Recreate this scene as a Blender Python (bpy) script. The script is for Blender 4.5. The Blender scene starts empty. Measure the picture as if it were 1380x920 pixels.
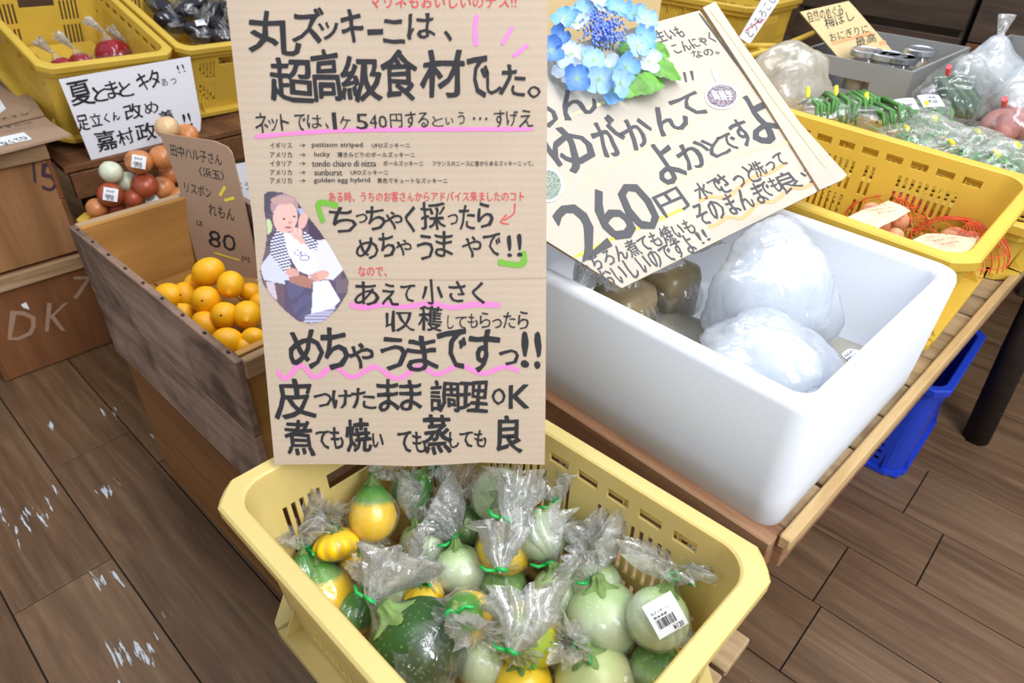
import bpy, bmesh, math, random
import numpy as np
from mathutils import Vector, Matrix, noise
from mathutils.geometry import tessellate_polygon
random.seed(7)
sc = bpy.context.scene
col = sc.collection
PI = math.pi

# ------------------------------------------------------------------ camera
CAMH = 1.29
PITCH, ROLL, YAW, FPX = math.radians(35.4), math.radians(1.69), math.radians(45.3), 926.0
_r = Vector((math.cos(YAW), -math.sin(YAW), 0)); _h = Vector((math.sin(YAW), math.cos(YAW), 0)); _z = Vector((0, 0, 1))
FW = _h*math.cos(PITCH) - _z*math.sin(PITCH)
_u = _h*math.sin(PITCH) + _z*math.cos(PITCH)
RT = _r*math.cos(ROLL) + _u*math.sin(ROLL)
UP = -_r*math.sin(ROLL) + _u*math.cos(ROLL)
CAM = Vector((0, 0, CAMH))
cd = bpy.data.cameras.new('camera'); cam = bpy.data.objects.new('camera', cd); col.objects.link(cam)
cd.sensor_width = 36; cd.lens = FPX/1380*36; cd.clip_start = .02
m = Matrix((RT, UP, -FW)).transposed().to_4x4(); m.translation = CAM; cam.matrix_world = m
cd.dof.use_dof = True; cd.dof.focus_distance = 1.0; cd.dof.aperture_fstop = 6.3
sc.camera = cam

# ------------------------------------------------------------------ light
world = bpy.data.worlds.new('world'); sc.world = world; world.use_nodes = True
bg = world.node_tree.nodes['Background']; bg.inputs[0].default_value = (.86, .93, 1, 1); bg.inputs[1].default_value = .68
def area(name, loc, size, sy, power, color, rot=(0, 0, 0)):
    l = bpy.data.lights.new(name, 'AREA'); l.shape = 'RECTANGLE'; l.size = size; l.size_y = sy; l.energy = power; l.color = color
    o = bpy.data.objects.new(name, l); o.location = loc; o.rotation_euler = rot; col.objects.link(o); return o
area('ceiling_or_fill_light', (.75, .35, 2.75), .5, 2.4, 27, (.97, .98, 1), (0, 0, math.radians(20)))
area('ceiling_or_fill_light', (2.4, 1.2, 2.8), .5, 2.4, 30, (.98, .98, 1), (0, 0, math.radians(20)))
area('ceiling_or_fill_light', (.35, -1.5, 2.5), .5, 2.4, 64, (.98, .985, 1), (math.radians(38), 0, math.radians(-10)))  # fill light added on the viewer's side to brighten front faces
sc.view_settings.view_transform = 'Standard'; sc.view_settings.look = 'None'
sc.view_settings.exposure = 0.25; sc.view_settings.gamma = 1; sc.view_settings.use_curve_mapping = False
sc.cycles.transparent_max_bounces = 24; sc.cycles.max_bounces = 8
sc.cycles.caustics_reflective = False; sc.cycles.caustics_refractive = False

# ------------------------------------------------------------------ helpers: rays
def ray(x, y): return FW + RT*((x-690)/FPX) - UP*((y-460)/FPX)
def P(x, y, z):
    d = ray(x, y); return CAM + d*((z-CAMH)/d.z)
def onx(x, y, X):
    d = ray(x, y); return CAM + d*(X/d.x)
def ony(x, y, Y):
    d = ray(x, y); return CAM + d*(Y/d.y)
def depth(p): return (Vector(p)-CAM).dot(FW)
def px2m(p, px): return px*depth(p)/FPX

# ------------------------------------------------------------------ helpers: materials
def L(h):
    if not isinstance(h, str): return h
    h = h.lstrip('#'); o = []
    for i in (0, 2, 4):
        c = int(h[i:i+2], 16)/255; o.append(c/12.92 if c <= .04045 else ((c+.055)/1.055)**2.4)
    return tuple(o)
def mk(name):
    m_ = bpy.data.materials.new(name); m_.use_nodes = True
    nt = m_.node_tree; b = nt.nodes['Principled BSDF']; return m_, nt, b
def N(nt, t, **kw):
    n = nt.nodes.new(t)
    for k, v in kw.items(): setattr(n, k, v)
    return n
def ramp(nt, fac, stops):
    r = N(nt, 'ShaderNodeValToRGB'); e = r.color_ramp.elements
    while len(e) > 1: e.remove(e[-1])
    e[0].position = stops[0][0]; e[0].color = (*L(stops[0][1]), 1)
    for p_, c_ in stops[1:]:
        x = e.new(p_); x.color = (*L(c_), 1)
    nt.links.new(fac, r.inputs[0]); return r.outputs[0]
def coords(nt, scale=(1, 1, 1), rot=(0, 0, 0), kind='Object', rnd=True):
    t = N(nt, 'ShaderNodeTexCoord'); mp = N(nt, 'ShaderNodeMapping')
    mp.inputs['Scale'].default_value = scale; mp.inputs['Rotation'].default_value = rot
    nt.links.new(t.outputs[kind], mp.inputs['Vector'])
    if rnd:
        oi = N(nt, 'ShaderNodeObjectInfo'); ml = N(nt, 'ShaderNodeMath', operation='MULTIPLY'); ml.inputs[1].default_value = 37.
        nt.links.new(oi.outputs['Random'], ml.inputs[0])
        cb = N(nt, 'ShaderNodeCombineXYZ')
        for i in range(3): nt.links.new(ml.outputs[0], cb.inputs[i])
        nt.links.new(cb.outputs[0], mp.inputs['Location'])
    return mp.outputs[0]
def nz(nt, vec, scale, detail=4, rough=.55, dist=0):
    n = N(nt, 'ShaderNodeTexNoise'); n.inputs['Scale'].default_value = scale; n.inputs['Detail'].default_value = detail
    n.inputs['Roughness'].default_value = rough; n.inputs['Distortion'].default_value = dist
    nt.links.new(vec, n.inputs['Vector']); return n.outputs['Fac']
def bump(nt, b, h, strength=.3, dist=.002):
    n = N(nt, 'ShaderNodeBump'); n.inputs['Strength'].default_value = strength; n.inputs['Distance'].default_value = dist
    nt.links.new(h, n.inputs['Height']); nt.links.new(n.outputs[0], b.inputs['Normal'])
def mixc(nt, fac, a, b_, mode='MIX'):
    n = N(nt, 'ShaderNodeMix', data_type='RGBA', blend_type=mode)
    if hasattr(fac, 'node'): nt.links.new(fac, n.inputs[0])
    else: n.inputs[0].default_value = fac
    for i, v in ((6, a), (7, b_)):
        if hasattr(v, 'node'): nt.links.new(v, n.inputs[i])
        else: n.inputs[i].default_value = (*L(v), 1)
    return n.outputs[2]
def flat(name, c, rough=.6, spec=.4, noise_=0.0, scale=20, bmp=0, sss=0, metallic=0):
    m_, nt, b = mk(name); b.inputs['Roughness'].default_value = rough; b.inputs['Specular IOR Level'].default_value = spec
    b.inputs['Metallic'].default_value = metallic
    c = L(c)
    if noise_ or bmp:
        f = nz(nt, coords(nt), scale)
        lo = tuple(x*(1-noise_) for x in c); hi = tuple(min(1, x*(1+noise_)) for x in c)
        nt.links.new(ramp(nt, f, [(.3, lo), (.7, hi)]), b.inputs['Base Color'])
        if bmp: bump(nt, b, f, bmp)
    else: b.inputs['Base Color'].default_value = (*c, 1)
    if sss:
        b.inputs['Subsurface Weight'].default_value = sss; b.inputs['Subsurface Radius'].default_value = (.02, .015, .008); b.inputs['Subsurface Scale'].default_value = .5
    return m_
def wood(name, stops, axis=0, fine=60, rough=.7, knots=True, dirt=None):
    m_, nt, b = mk(name)
    s = [1, 1, 1]; s[axis] = .09
    v = coords(nt, tuple(s))
    a = nz(nt, v, fine, 6, .65, .4); c = nz(nt, v, fine*.18, 3, .5, 1.5)
    mx = N(nt, 'ShaderNodeMath', operation='MULTIPLY_ADD'); mx.inputs[1].default_value = .45
    nt.links.new(a, mx.inputs[0])
    m2 = N(nt, 'ShaderNodeMath', operation='MULTIPLY'); m2.inputs[1].default_value = .55
    nt.links.new(c, m2.inputs[0]); nt.links.new(m2.outputs[0], mx.inputs[2])
    cl = ramp(nt, mx.outputs[0], stops)
    oi = N(nt, 'ShaderNodeObjectInfo'); hs = N(nt, 'ShaderNodeHueSaturation')
    mr = N(nt, 'ShaderNodeMapRange'); mr.inputs[3].default_value = .82; mr.inputs[4].default_value = 1.12
    nt.links.new(oi.outputs['Random'], mr.inputs[0]); nt.links.new(mr.outputs[0], hs.inputs['Value']); nt.links.new(cl, hs.inputs['Color'])
    out = hs.outputs[0]
    if dirt:
        d = nz(nt, coords(nt, (1, 1, 1)), 5, 5, .6, 1)
        out = mixc(nt, ramp(nt, d, [(.45, (0, 0, 0)), (.68, (.75, .75, .75))]), out, dirt)
    nt.links.new(out, b.inputs['Base Color']); b.inputs['Roughness'].default_value = rough; b.inputs['Specular IOR Level'].default_value = .25
    bump(nt, b, a, .35, .001); return m_
def plastic(name, c, trans=.25, rough=.38):
    m_, nt, b = mk(name)
    f = nz(nt, coords(nt), 9, 5)
    c = L(c); clr = ramp(nt, f, [(.3, tuple(x*.93 for x in c)), (.7, tuple(min(1, x*1.04) for x in c))])
    nt.links.new(clr, b.inputs['Base Color']); b.inputs['Roughness'].default_value = rough
    tr = N(nt, 'ShaderNodeBsdfTranslucent'); nt.links.new(clr, tr.inputs[0]); mx = N(nt, 'ShaderNodeMixShader'); mx.inputs[0].default_value = trans
    nt.links.new(b.outputs[0], mx.inputs[1]); nt.links.new(tr.outputs[0], mx.inputs[2])
    nt.links.new(mx.outputs[0], nt.nodes['Material Output'].inputs[0]); return m_
def film(name, haze=.16, white=(.93, .95, .96), rough=.12, wr=28, streak=(1, 1, 1), dens=.35, bs=.4):
    # clear plastic: mostly see-through, glossy, with milky crumples where the film is folded
    m_, nt, b = mk(name)
    b.inputs['Base Color'].default_value = (*white, 1); b.inputs['Roughness'].default_value = rough; b.inputs['Specular IOR Level'].default_value = .8
    v = coords(nt, streak)
    a = nz(nt, v, wr, 5, .6, 1.2); bump(nt, b, a, bs, .006)
    tp = N(nt, 'ShaderNodeBsdfTransparent'); tp.inputs[0].default_value = (.985, .99, .99, 1)
    lw = N(nt, 'ShaderNodeLayerWeight'); lw.inputs[0].default_value = .4
    rp = ramp(nt, nz(nt, v, wr*1.7, 4, .6, 2), [(.5, (0, 0, 0)), (.72, (dens, dens, dens))])
    ad = N(nt, 'ShaderNodeMath', operation='ADD'); nt.links.new(rp, ad.inputs[0])
    ml = N(nt, 'ShaderNodeMath', operation='MULTIPLY_ADD'); ml.inputs[1].default_value = .22; ml.inputs[2].default_value = haze
    nt.links.new(lw.outputs['Facing'], ml.inputs[0]); nt.links.new(ml.outputs[0], ad.inputs[1]); ad.use_clamp = True
    tl_ = N(nt, 'ShaderNodeBsdfTranslucent'); tl_.inputs[0].default_value = (*white, 1)
    m0 = N(nt, 'ShaderNodeMixShader'); m0.inputs[0].default_value = .6; nt.links.new(b.outputs[0], m0.inputs[1]); nt.links.new(tl_.outputs[0], m0.inputs[2])
    mx = N(nt, 'ShaderNodeMixShader'); nt.links.new(ad.outputs[0], mx.inputs[0]); nt.links.new(tp.outputs[0], mx.inputs[1]); nt.links.new(m0.outputs[0], mx.inputs[2])
    gl = N(nt, 'ShaderNodeBsdfGlossy'); gl.inputs['Roughness'].default_value = rough*.8
    bn = [q for q in nt.nodes if q.type == 'BUMP'][0]; nt.links.new(bn.outputs[0], gl.inputs['Normal'])
    l2 = N(nt, 'ShaderNodeLayerWeight'); l2.inputs[0].default_value = .5; nt.links.new(bn.outputs[0], l2.inputs['Normal'])
    pw_ = N(nt, 'ShaderNodeMath', operation='POWER'); pw_.inputs[1].default_value = 4; nt.links.new(l2.outputs['Facing'], pw_.inputs[0])
    fr = N(nt, 'ShaderNodeMath', operation='MULTIPLY_ADD'); fr.inputs[1].default_value = .35; fr.inputs[2].default_value = .09; nt.links.new(pw_.outputs[0], fr.inputs[0])
    m2 = N(nt, 'ShaderNodeMixShader'); nt.links.new(fr.outputs[0], m2.inputs[0]); nt.links.new(mx.outputs[0], m2.inputs[1]); nt.links.new(gl.outputs[0], m2.inputs[2])
    nt.links.new(m2.outputs[0], nt.nodes['Material Output'].inputs[0]); return m_
def cardboard(name, c, stripes=True):
    m_, nt, b = mk(name); c = L(c)
    v = coords(nt)
    f = nz(nt, v, 6, 6); g = nz(nt, v, 260, 3)
    base = ramp(nt, f, [(.3, tuple(x*.94 for x in c)), (.7, tuple(min(1, x*1.04) for x in c))])
    base = mixc(nt, ramp(nt, g, [(.45, (0, 0, 0)), (.75, (.12, .12, .12))]), base, tuple(x*.6 for x in c))
    nt.links.new(base, b.inputs['Base Color']); b.inputs['Roughness'].default_value = .85; b.inputs['Specular IOR Level'].default_value = .15
    if stripes:
        w = N(nt, 'ShaderNodeTexWave', wave_type='BANDS', bands_direction='Y'); w.inputs['Scale'].default_value = 36; w.inputs['Distortion'].default_value = .5
        nt.links.new(v, w.inputs['Vector']); bump(nt, b, w.outputs['Fac'], .10, .0008)
    return m_

M = {}
M['yellow'] = plastic('yellow_plastic', '#E9D58C', .35)
M['yellow2'] = plastic('deep_yellow_plastic', '#E6C450')
M['blue'] = plastic('blue_plastic', '#2446C8', .1, .3)
M['grey'] = plastic('grey_plastic', '#8E8E8C', .03, .5)
M['deck'] = wood('pallet_wood', [(.3, '#7A6248'), (.5, '#A98F6C'), (.7, '#C9B08A')], 1, 55)
M['deckx'] = wood('trim_wood', [(.3, '#8A6B45'), (.5, '#B99A6C'), (.7, '#CDB48A')], 0, 55)
M['redwood'] = wood('reddish_wood', [(.3, '#5E3F2C'), (.5, '#936A4D'), (.7, '#B08E70')], 1, 60)
M['grayw'] = wood('greyed_crate_wood', [(.3, '#5A4436'), (.5, '#987B6A'), (.7, '#B89F8C')], 1, 45, dirt='#33261F')
M['brownw'] = wood('brown_crate_wood', [(.3, '#5A3A22'), (.5, '#80552F'), (.7, '#96683E')], 1, 30)
M['innerw'] = wood('golden_crate_wood', [(.3, '#7E5526'), (.5, '#A87A40'), (.7, '#C29758')], 0, 22)
M['stackw'] = wood('tan_crate_ply', [(.3, '#6E4A2C'), (.5, '#8F6540'), (.7, '#A67C54')], 2, 26)
M['stackw2'] = wood('red_brown_crate_ply', [(.3, '#55331D'), (.5, '#74492B'), (.7, '#8A5C3A')], 2, 26)
M['cleat'] = wood('pale_cleat_wood', [(.3, '#6E543C'), (.5, '#957757'), (.7, '#AD9274')], 0, 60)
M['darkw'] = wood('dark_wood', [(.3, '#2A211C'), (.5, '#42352C'), (.7, '#5A493B')], 1, 40)
M['darkw2'] = wood('dark_brown_wood', [(.3, '#4A301E'), (.5, '#6E482C'), (.7, '#8A6140')], 1, 40)
M['foam'] = flat('white_foam', '#E0E4EC', .75, .25, .02, 260, .12, .15)
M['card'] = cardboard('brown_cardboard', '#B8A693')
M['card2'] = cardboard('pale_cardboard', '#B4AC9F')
M['card3'] = cardboard('warm_brown_cardboard', '#A68A74', False)  # browner, slightly darker cardboard for cards and boxes
M['card4'] = cardboard('yellowish_card', '#D3BD8E', False)
M['paper'] = flat('white_paper', '#DCDCE4', .8, .2)
M['edge'] = flat('corrugated_edge', '#A48B70', .9, .1, .2, 300)
M['ink'] = flat('black_brush_ink', '#2B2A2E', .55, .3)
M['ink2'] = flat('grey_brush_ink', '#4A4A4E', .55, .3)
M['red'] = flat('red_marker', '#D04048', .6, .3)
M['pink'] = flat('pink_marker', '#E07FBC', .6, .3)
M['green'] = flat('green_marker', '#6FA83C', .6, .3)
M['ymark'] = flat('yellow_marker', '#E8D44A', .6, .3)
M['ymarkp'] = flat('pale_yellow_marker', '#E4DC98', .6, .3)
M['orange'] = flat('orange_marker', '#EE9E6E', .6, .3)
M['label'] = flat('label_paper', '#E8EAEE', .6, .3)
M['tie'] = flat('green_twist_tie', '#22A84E', .35, .5)
M['ytape'] = flat('yellow_tape', '#E8DC28', .4, .5)
M['rtape'] = flat('red_tape', '#F0525C', .4, .5)
M['film'] = film('clear_film', .01, dens=.32, wr=18, rough=.08, streak=(1, 1, .5), bs=.8)
M['thin'] = film('thin_film', .0, dens=.06, wr=16, rough=.08, bs=.8)
M['tail'] = film('crumpled_film', .20, white=(1, 1, 1), wr=26, dens=.8, rough=.1, bs=.4)
M['ice'] = film('frosted_bag', .60, white=(.80, .83, .88), rough=.22, wr=13, dens=.3, streak=(1, 1, .3), bs=.8)
M['stem'] = flat('squash_stem', '#748F50', .6, .3, .25, 60, .3)
M['metal'] = flat('tin_lid', '#B8BCC2', .3, .6, metallic=.85)
M['glass'] = film('jar_glass', .12, wr=2, dens=.1)
M['ironleg'] = flat('dark_leg', '#2B211B', .7, .2, .3, 20, .3)
M['wire'] = flat('rusty_wire', '#8B7A68', .5, .4)
M['net'] = flat('red_net', '#D2502C', .5, .4)
M['egg'] = flat('brown_egg', '#D99A78', .5, .3, .06, 40, 0, .1)
M['eggpaper'] = flat('peach_paper', '#EBC9AC', .8, .2, .05, 30, .4)

def fruit_mat(name, stops, spots=None, spotc='#D8DFB0', rough=.35, axisramp=True, stripe=None):
    m_, nt, b = mk(name)
    t = N(nt, 'ShaderNodeTexCoord'); sx = N(nt, 'ShaderNodeSeparateXYZ'); nt.links.new(t.outputs['Generated'], sx.inputs[0])
    v = coords(nt)
    if axisramp:
        n_ = nz(nt, v, 40, 3); ad = N(nt, 'ShaderNodeMath', operation='MULTIPLY_ADD'); ad.inputs[1].default_value = .16
        nt.links.new(n_, ad.inputs[0]); nt.links.new(sx.outputs[2], ad.inputs[2]); f = ad.outputs[0]
    else: f = nz(nt, v, 14, 4)
    c = ramp(nt, f, stops)
    if stripe:
        s2 = N(nt, 'ShaderNodeTexNoise'); s2.inputs['Scale'].default_value = 9; mp = coords(nt, (4, 4, .6))
        nt.links.new(mp, s2.inputs['Vector']); c = mixc(nt, ramp(nt, s2.outputs['Fac'], [(.5, (0, 0, 0)), (.56, (1, 1, 1))]), c, stripe)
    if spots:
        vo = N(nt, 'ShaderNodeTexVoronoi'); vo.inputs['Scale'].default_value = spots; nt.links.new(v, vo.inputs['Vector'])
        c = mixc(nt, ramp(nt, vo.outputs['Distance'], [(.12, (.55, .55, .55)), (.3, (0, 0, 0))]), c, spotc)
    nt.links.new(c, b.inputs['Base Color']); b.inputs['Roughness'].default_value = rough
    b.inputs['Subsurface Weight'].default_value = .08; b.inputs['Subsurface Radius'].default_value = (.01, .01, .005)
    return m_
M['f_pale'] = fruit_mat('pale_green_squash', [(.1, '#BCCBA2'), (.8, '#C4D0AE'), (1, '#A8C088')], 170, '#DCE8C4')
M['f_green'] = fruit_mat('green_squash', [(.1, '#688C4C'), (.8, '#7E9E5C'), (1, '#547A3C')], 170, '#A8C880')
M['f_dark'] = fruit_mat('dark_green_squash', [(.1, '#1C3416'), (.8, '#203C1A'), (1.0, '#2C5222')], 160, '#7C9A58')
M['f_yellow'] = fruit_mat('yellow_squash', [(.1, '#F4C00A'), (.7, '#F6CA14'), (1, '#F0CC38')])
M['f_two'] = fruit_mat('yellow_squash_green_neck', [(.3, '#F6C20A'), (.74, '#F4C814'), (.82, '#6A9C40'), (1, '#4C8438')])
M['f_green_yel'] = fruit_mat('green_squash_yellow_base', [(.2, '#F0B414'), (.42, '#EDB81E'), (.52, '#5C9040'), (1, '#3F7832')])
M['f_striped'] = fruit_mat('striped_squash', [(.1, '#D8C21A'), (.8, '#D4BE1C'), (1, '#9FB030')], stripe='#9DB23C')
M['f_cream'] = fruit_mat('cream_squash', [(.1, '#D9CFA0'), (.8, '#D2D2A0'), (1, '#B8C488')])
M['lemon'] = fruit_mat('lemon_skin', [(.2, '#F0A808'), (.6, '#F4B610'), (.9, '#ECA60A')], 330, '#D88C08', rough=.42, axisramp=False)
M['tomato'] = flat('tomato_red', '#8E1526', .15, .6, .1, 10)
M['eggplant'] = flat('eggplant_black', '#17131F', .12, .7, .2, 10)
M['on_b'] = flat('brown_onion', '#C07B48', .3, .5, .25, 30)
M['on_r'] = flat('reddish_onion', '#9C4A30', .3, .5, .25, 30)
M['on_p'] = flat('pale_onion', '#D9B488', .3, .5, .15, 30)
M['on_w'] = flat('white_onion', '#C9CDB4', .3, .5, .12, 30)
M['bean'] = flat('green_bean', '#4A7C3C', .4, .4, .25, 40)
M['leafg'] = flat('leafy_green', '#4E8A48', .5, .4, .4, 60)
M['cuke'] = flat('cucumber_green', '#27472E', .35, .5, .35, 60, .4)
M['tuber'] = flat('pink_tuber', '#A8706C', .5, .3, .2, 20)
M['konjac'] = flat('konjac_cake', '#8C7C5C', .3, .5, .2, 30)
M['melon'] = flat('dark_melon', '#23382A', .4, .4, .2, 20)
M['petal'] = None

# ------------------------------------------------------------------ helpers: objects
def link(name, verts, faces, mat=None, parent=None, loc=None, smooth=False, rot=None, mats=None, midx=None):
    me = bpy.data.meshes.new(name); me.from_pydata([tuple(v) for v in verts], [], faces)
    if mats:
        for q in mats: me.materials.append(q)
        me.polygons.foreach_set('material_index', midx)
    elif mat: me.materials.append(mat)
    if smooth: me.polygons.foreach_set('use_smooth', [True]*len(me.polygons))
    me.update()
    o = bpy.data.objects.new(name, me); col.objects.link(o)
    if parent: o.parent = parent
    if loc is not None: o.location = loc
    if rot is not None: o.rotation_euler = rot
    return o
def fixn(o):
    bm = bmesh.new(); bm.from_mesh(o.data); bmesh.ops.recalc_face_normals(bm, faces=bm.faces); bm.to_mesh(o.data); bm.free(); return o
def tag(o, label, cat=None, group=None, kind=None):
    if label: o['label'] = label
    if cat: o['category'] = cat
    if group: o['group'] = group
    if kind: o['kind'] = kind
    return o
def thing(name, loc, label, cat, group=None, rot=(0, 0, 0)):
    o = bpy.data.objects.new(name, None); col.objects.link(o); o.location = loc; o.rotation_euler = rot; o.empty_display_size = .05
    return tag(o, label, cat, group)
def board(name, size, mat, parent=None, loc=(0, 0, 0), rot=(0, 0, 0), bev=.002, warp=0):
    sx, sy, sz = [s/2 for s in size]
    bm = bmesh.new(); bmesh.ops.create_cube(bm, size=1)
    for v in bm.verts: v.co = Vector((v.co.x*2*sx, v.co.y*2*sy, v.co.z*2*sz)) + Vector([random.uniform(-warp, warp) for _ in range(3)])
    if bev: bmesh.ops.bevel(bm, geom=list(bm.edges), offset=min(bev, min(sx, sy, sz)*.6), segments=1, affect='EDGES')
    me = bpy.data.meshes.new(name); bm.to_mesh(me); bm.free(); me.materials.append(mat)
    o = bpy.data.objects.new(name, me); col.objects.link(o); o.parent = parent; o.location = loc; o.rotation_euler = rot; return o
def rrect(a, b, r, z, n=6):
    pts = []
    for (cx, cy, s) in ((a-r, b-r, 0), (-a+r, b-r, 1), (-a+r, -b+r, 2), (a-r, -b+r, 3)):
        for i in range(n+1):
            t = (s + i/n)*PI/2; pts.append((cx+r*math.cos(t), cy+r*math.sin(t), z))
    return pts
def loft(rings, cap0=False, cap1=False, closed=True):
    v = []; f = []; n = len(rings[0])
    for r in rings: v += r
    for i in range(len(rings)-1):
        for j in range(n if closed else n-1):
            k = (j+1) % n; f.append((i*n+j, i*n+k, (i+1)*n+k, (i+1)*n+j))
    if cap0: f.append(tuple(range(n))[::-1])
    if cap1: f.append(tuple(range((len(rings)-1)*n, len(rings)*n)))
    return v, f
def frame(d):
    d = Vector(d).normalized(); a = Vector((0, 0, 1)) if abs(d.z) < .9 else Vector((1, 0, 0))
    x = a.cross(d).normalized(); y = d.cross(x); return x, y, d
def tube(pts, r, n=6, cap=True):
    pts = [Vector(p) for p in pts]; rings = []; px_ = None
    for i, p in enumerate(pts):
        d = (pts[min(i+1, len(pts)-1)] - pts[max(i-1, 0)])
        if px_ is None: x, y, _ = frame(d)
        else:
            dn = d.normalized(); x = (px_ - dn*px_.dot(dn)).normalized(); y = dn.cross(x)
        px_ = x; rr = r[i] if isinstance(r, (list, tuple)) else r
        rings.append([tuple(p + x*rr*math.cos(t*2*PI/n) + y*rr*math.sin(t*2*PI/n)) for t in range(n)])
    return loft(rings, cap, cap)
class MB:
    def __init__(s): s.v = []; s.f = []
    def add(s, vf):
        b = len(s.v); s.v += [tuple(q) for q in vf[0]]; s.f += [tuple(i+b for i in q) for q in vf[1]]; return s
    def box(s, x0, x1, y0, y1, z0, z1):
        return s.add(([(x0, y0, z0), (x1, y0, z0), (x1, y1, z0), (x0, y1, z0), (x0, y0, z1), (x1, y0, z1), (x1, y1, z1), (x0, y1, z1)],
                      [(0, 3, 2, 1), (4, 5, 6, 7), (0, 1, 5, 4), (1, 2, 6, 5), (2, 3, 7, 6), (3, 0, 4, 7)]))
    def obj(s, name, mat, parent=None, **k): return link(name, s.v, s.f, mat, parent, **k)

# ------------------------------------------------------------------ planes for signs
class Plane:
    def __init__(s, o, right, up):
        s.o = Vector(o); s.r = Vector(right).normalized(); u = Vector(up); s.u = (u - s.r*u.dot(s.r)).normalized(); s.n = s.r.cross(s.u)
        if s.n.dot(CAM - s.o) < 0: s.n = -s.n
    def uv(s, x, y):
        d = ray(x, y); p = CAM + d*((s.o-CAM).dot(s.n)/d.dot(s.n)) - s.o; return (p.dot(s.r), p.dot(s.u))
    def mat(s, off=0):
        # object matrix: local x=right, y=up, z = out of the card
        m_ = Matrix((s.r, s.u, s.r.cross(s.u))).transposed().to_4x4(); m_.translation = s.o + s.n*off; return m_
    @property
    def sg(s): return 1 if s.r.cross(s.u).dot(s.n) > 0 else -1
def poly_card(name, pl, uvs, mat, parent, thick=.004, off=0, edge=None):
    """closed polygon (uv metres on the plane) extruded backwards"""
    n = len(uvs); s = pl.sg
    v = [(a, b, s*off) for a, b in uvs] + [(a, b, s*(off-thick)) for a, b in uvs]
    tr = tessellate_polygon([[Vector((a, b, 0)) for a, b in uvs]])
    f = [tuple(t) for t in tr] + [tuple(i+n for i in t[::-1]) for t in tr]; k = len(f)
    f += [(i, (i+1) % n, (i+1) % n+n, i+n) for i in range(n)]
    o = link(name, v, f, mats=[mat, edge or mat], midx=[0]*k+[1]*n)
    fixn(o); o.parent = parent; return o
def sign_root(name, pl, label, cat, group=None):
    o = bpy.data.objects.new(name, None); col.objects.link(o); o.matrix_world = pl.mat(); o.empty_display_size = .05
    return tag(o, label, cat, group)
# ---- glyphs: filled outlines of Blender's own built-in font
_glyph = {}
def prep(strings):
    obs = []
    for s_, b_ in strings:
        if (s_, b_) in _glyph: continue
        c = bpy.data.curves.new('g', 'FONT'); c.body = s_; c.offset = b_; c.resolution_u = 2
        o = bpy.data.objects.new('g', c); col.objects.link(o); obs.append((s_, b_, o, c)); _glyph[(s_, b_)] = None
    dg = bpy.context.evaluated_depsgraph_get()
    for s_, b_, o, c in obs:
        me = bpy.data.meshes.new_from_object(o.evaluated_get(dg))
        v = [(q.co.x, q.co.y) for q in me.vertices]; f = [tuple(p_.vertices) for p_ in me.polygons]
        if v:
            x0 = min(a for a, _ in v); x1 = max(a for a, _ in v); y0 = min(b for _, b in v); y1 = max(b for _, b in v)
            v = [((a-x0)/(x1-x0+1e-9)-.5, (b-y0)/(y1-y0+1e-9)-.5) for a, b in v]
        _glyph[(s_, b_)] = (v, f); bpy.data.meshes.remove(me)
        bpy.data.objects.remove(o); bpy.data.curves.remove(c)
def write(name, pl, items, mat, parent, off=.0006, bold=.0, wob=.04):
    """items: (text, cu, cv, w, h, rot) in plane metres; one flat lettering mesh"""
    prep([(it[0], 0.0) for it in items])
    V = []; F = []
    for k, (s_, cu, cv, w, h, rot) in enumerate(items):
        g = _glyph[(s_, 0.0)]
        if not g[0]: continue
        c, s2 = math.cos(rot), math.sin(rot); sd = random.random()*50; bb = max(0, bold)*h*.62
        if bb: w -= bb*1.6; h2 = h-bb*1.6
        else: h2 = h
        pts = []
        for a, b in g[0]:
            if wob:
                q = noise.noise_vector(Vector((a*2.2*max(1, w/h), b*2.2, sd))); a += q.x*wob*h/max(w, h)*1.6; b += q.y*wob
            pts.append((a*w, b*h2))
        for e in range(8 if bb else 1):
            ox, oy = (bb*math.cos(e*PI/4+.4), bb*math.sin(e*PI/4+.4)*.8) if bb else (0, 0)
            b0 = len(V); zo = pl.sg*(off+e*.00002)
            for x, y in pts: V.append((cu+(x+ox)*c-(y+oy)*s2, cv+(x+ox)*s2+(y+oy)*c, zo))
            F += [tuple(i+b0 for i in f_) for f_ in g[1]]
    return link(name, V, F, mat, parent)
def px_item(pl, s_, x0, y0, x1, y1, rot=0):
    """axis-aligned pixel box -> plane item"""
    cx, cy = (x0+x1)/2, (y0+y1)/2
    c = pl.uv(cx, cy); a = pl.uv(x0, cy); b = pl.uv(x1, cy); t = pl.uv(cx, y0); d = pl.uv(cx, y1)
    w = math.hypot(b[0]-a[0], b[1]-a[1]); h = math.hypot(t[0]-d[0], t[1]-d[1])
    return (s_, c[0], c[1], w, h, math.atan2(b[1]-a[1], b[0]-a[0])+rot)
def line_item(pl, s_, xa, ya, xb, yb, h):
    a = pl.uv(xa, ya); b = pl.uv(xb, yb)
    return (s_, (a[0]+b[0])/2, (a[1]+b[1])/2, math.hypot(b[0]-a[0], b[1]-a[1]), h, math.atan2(b[1]-a[1], b[0]-a[0]))
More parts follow.
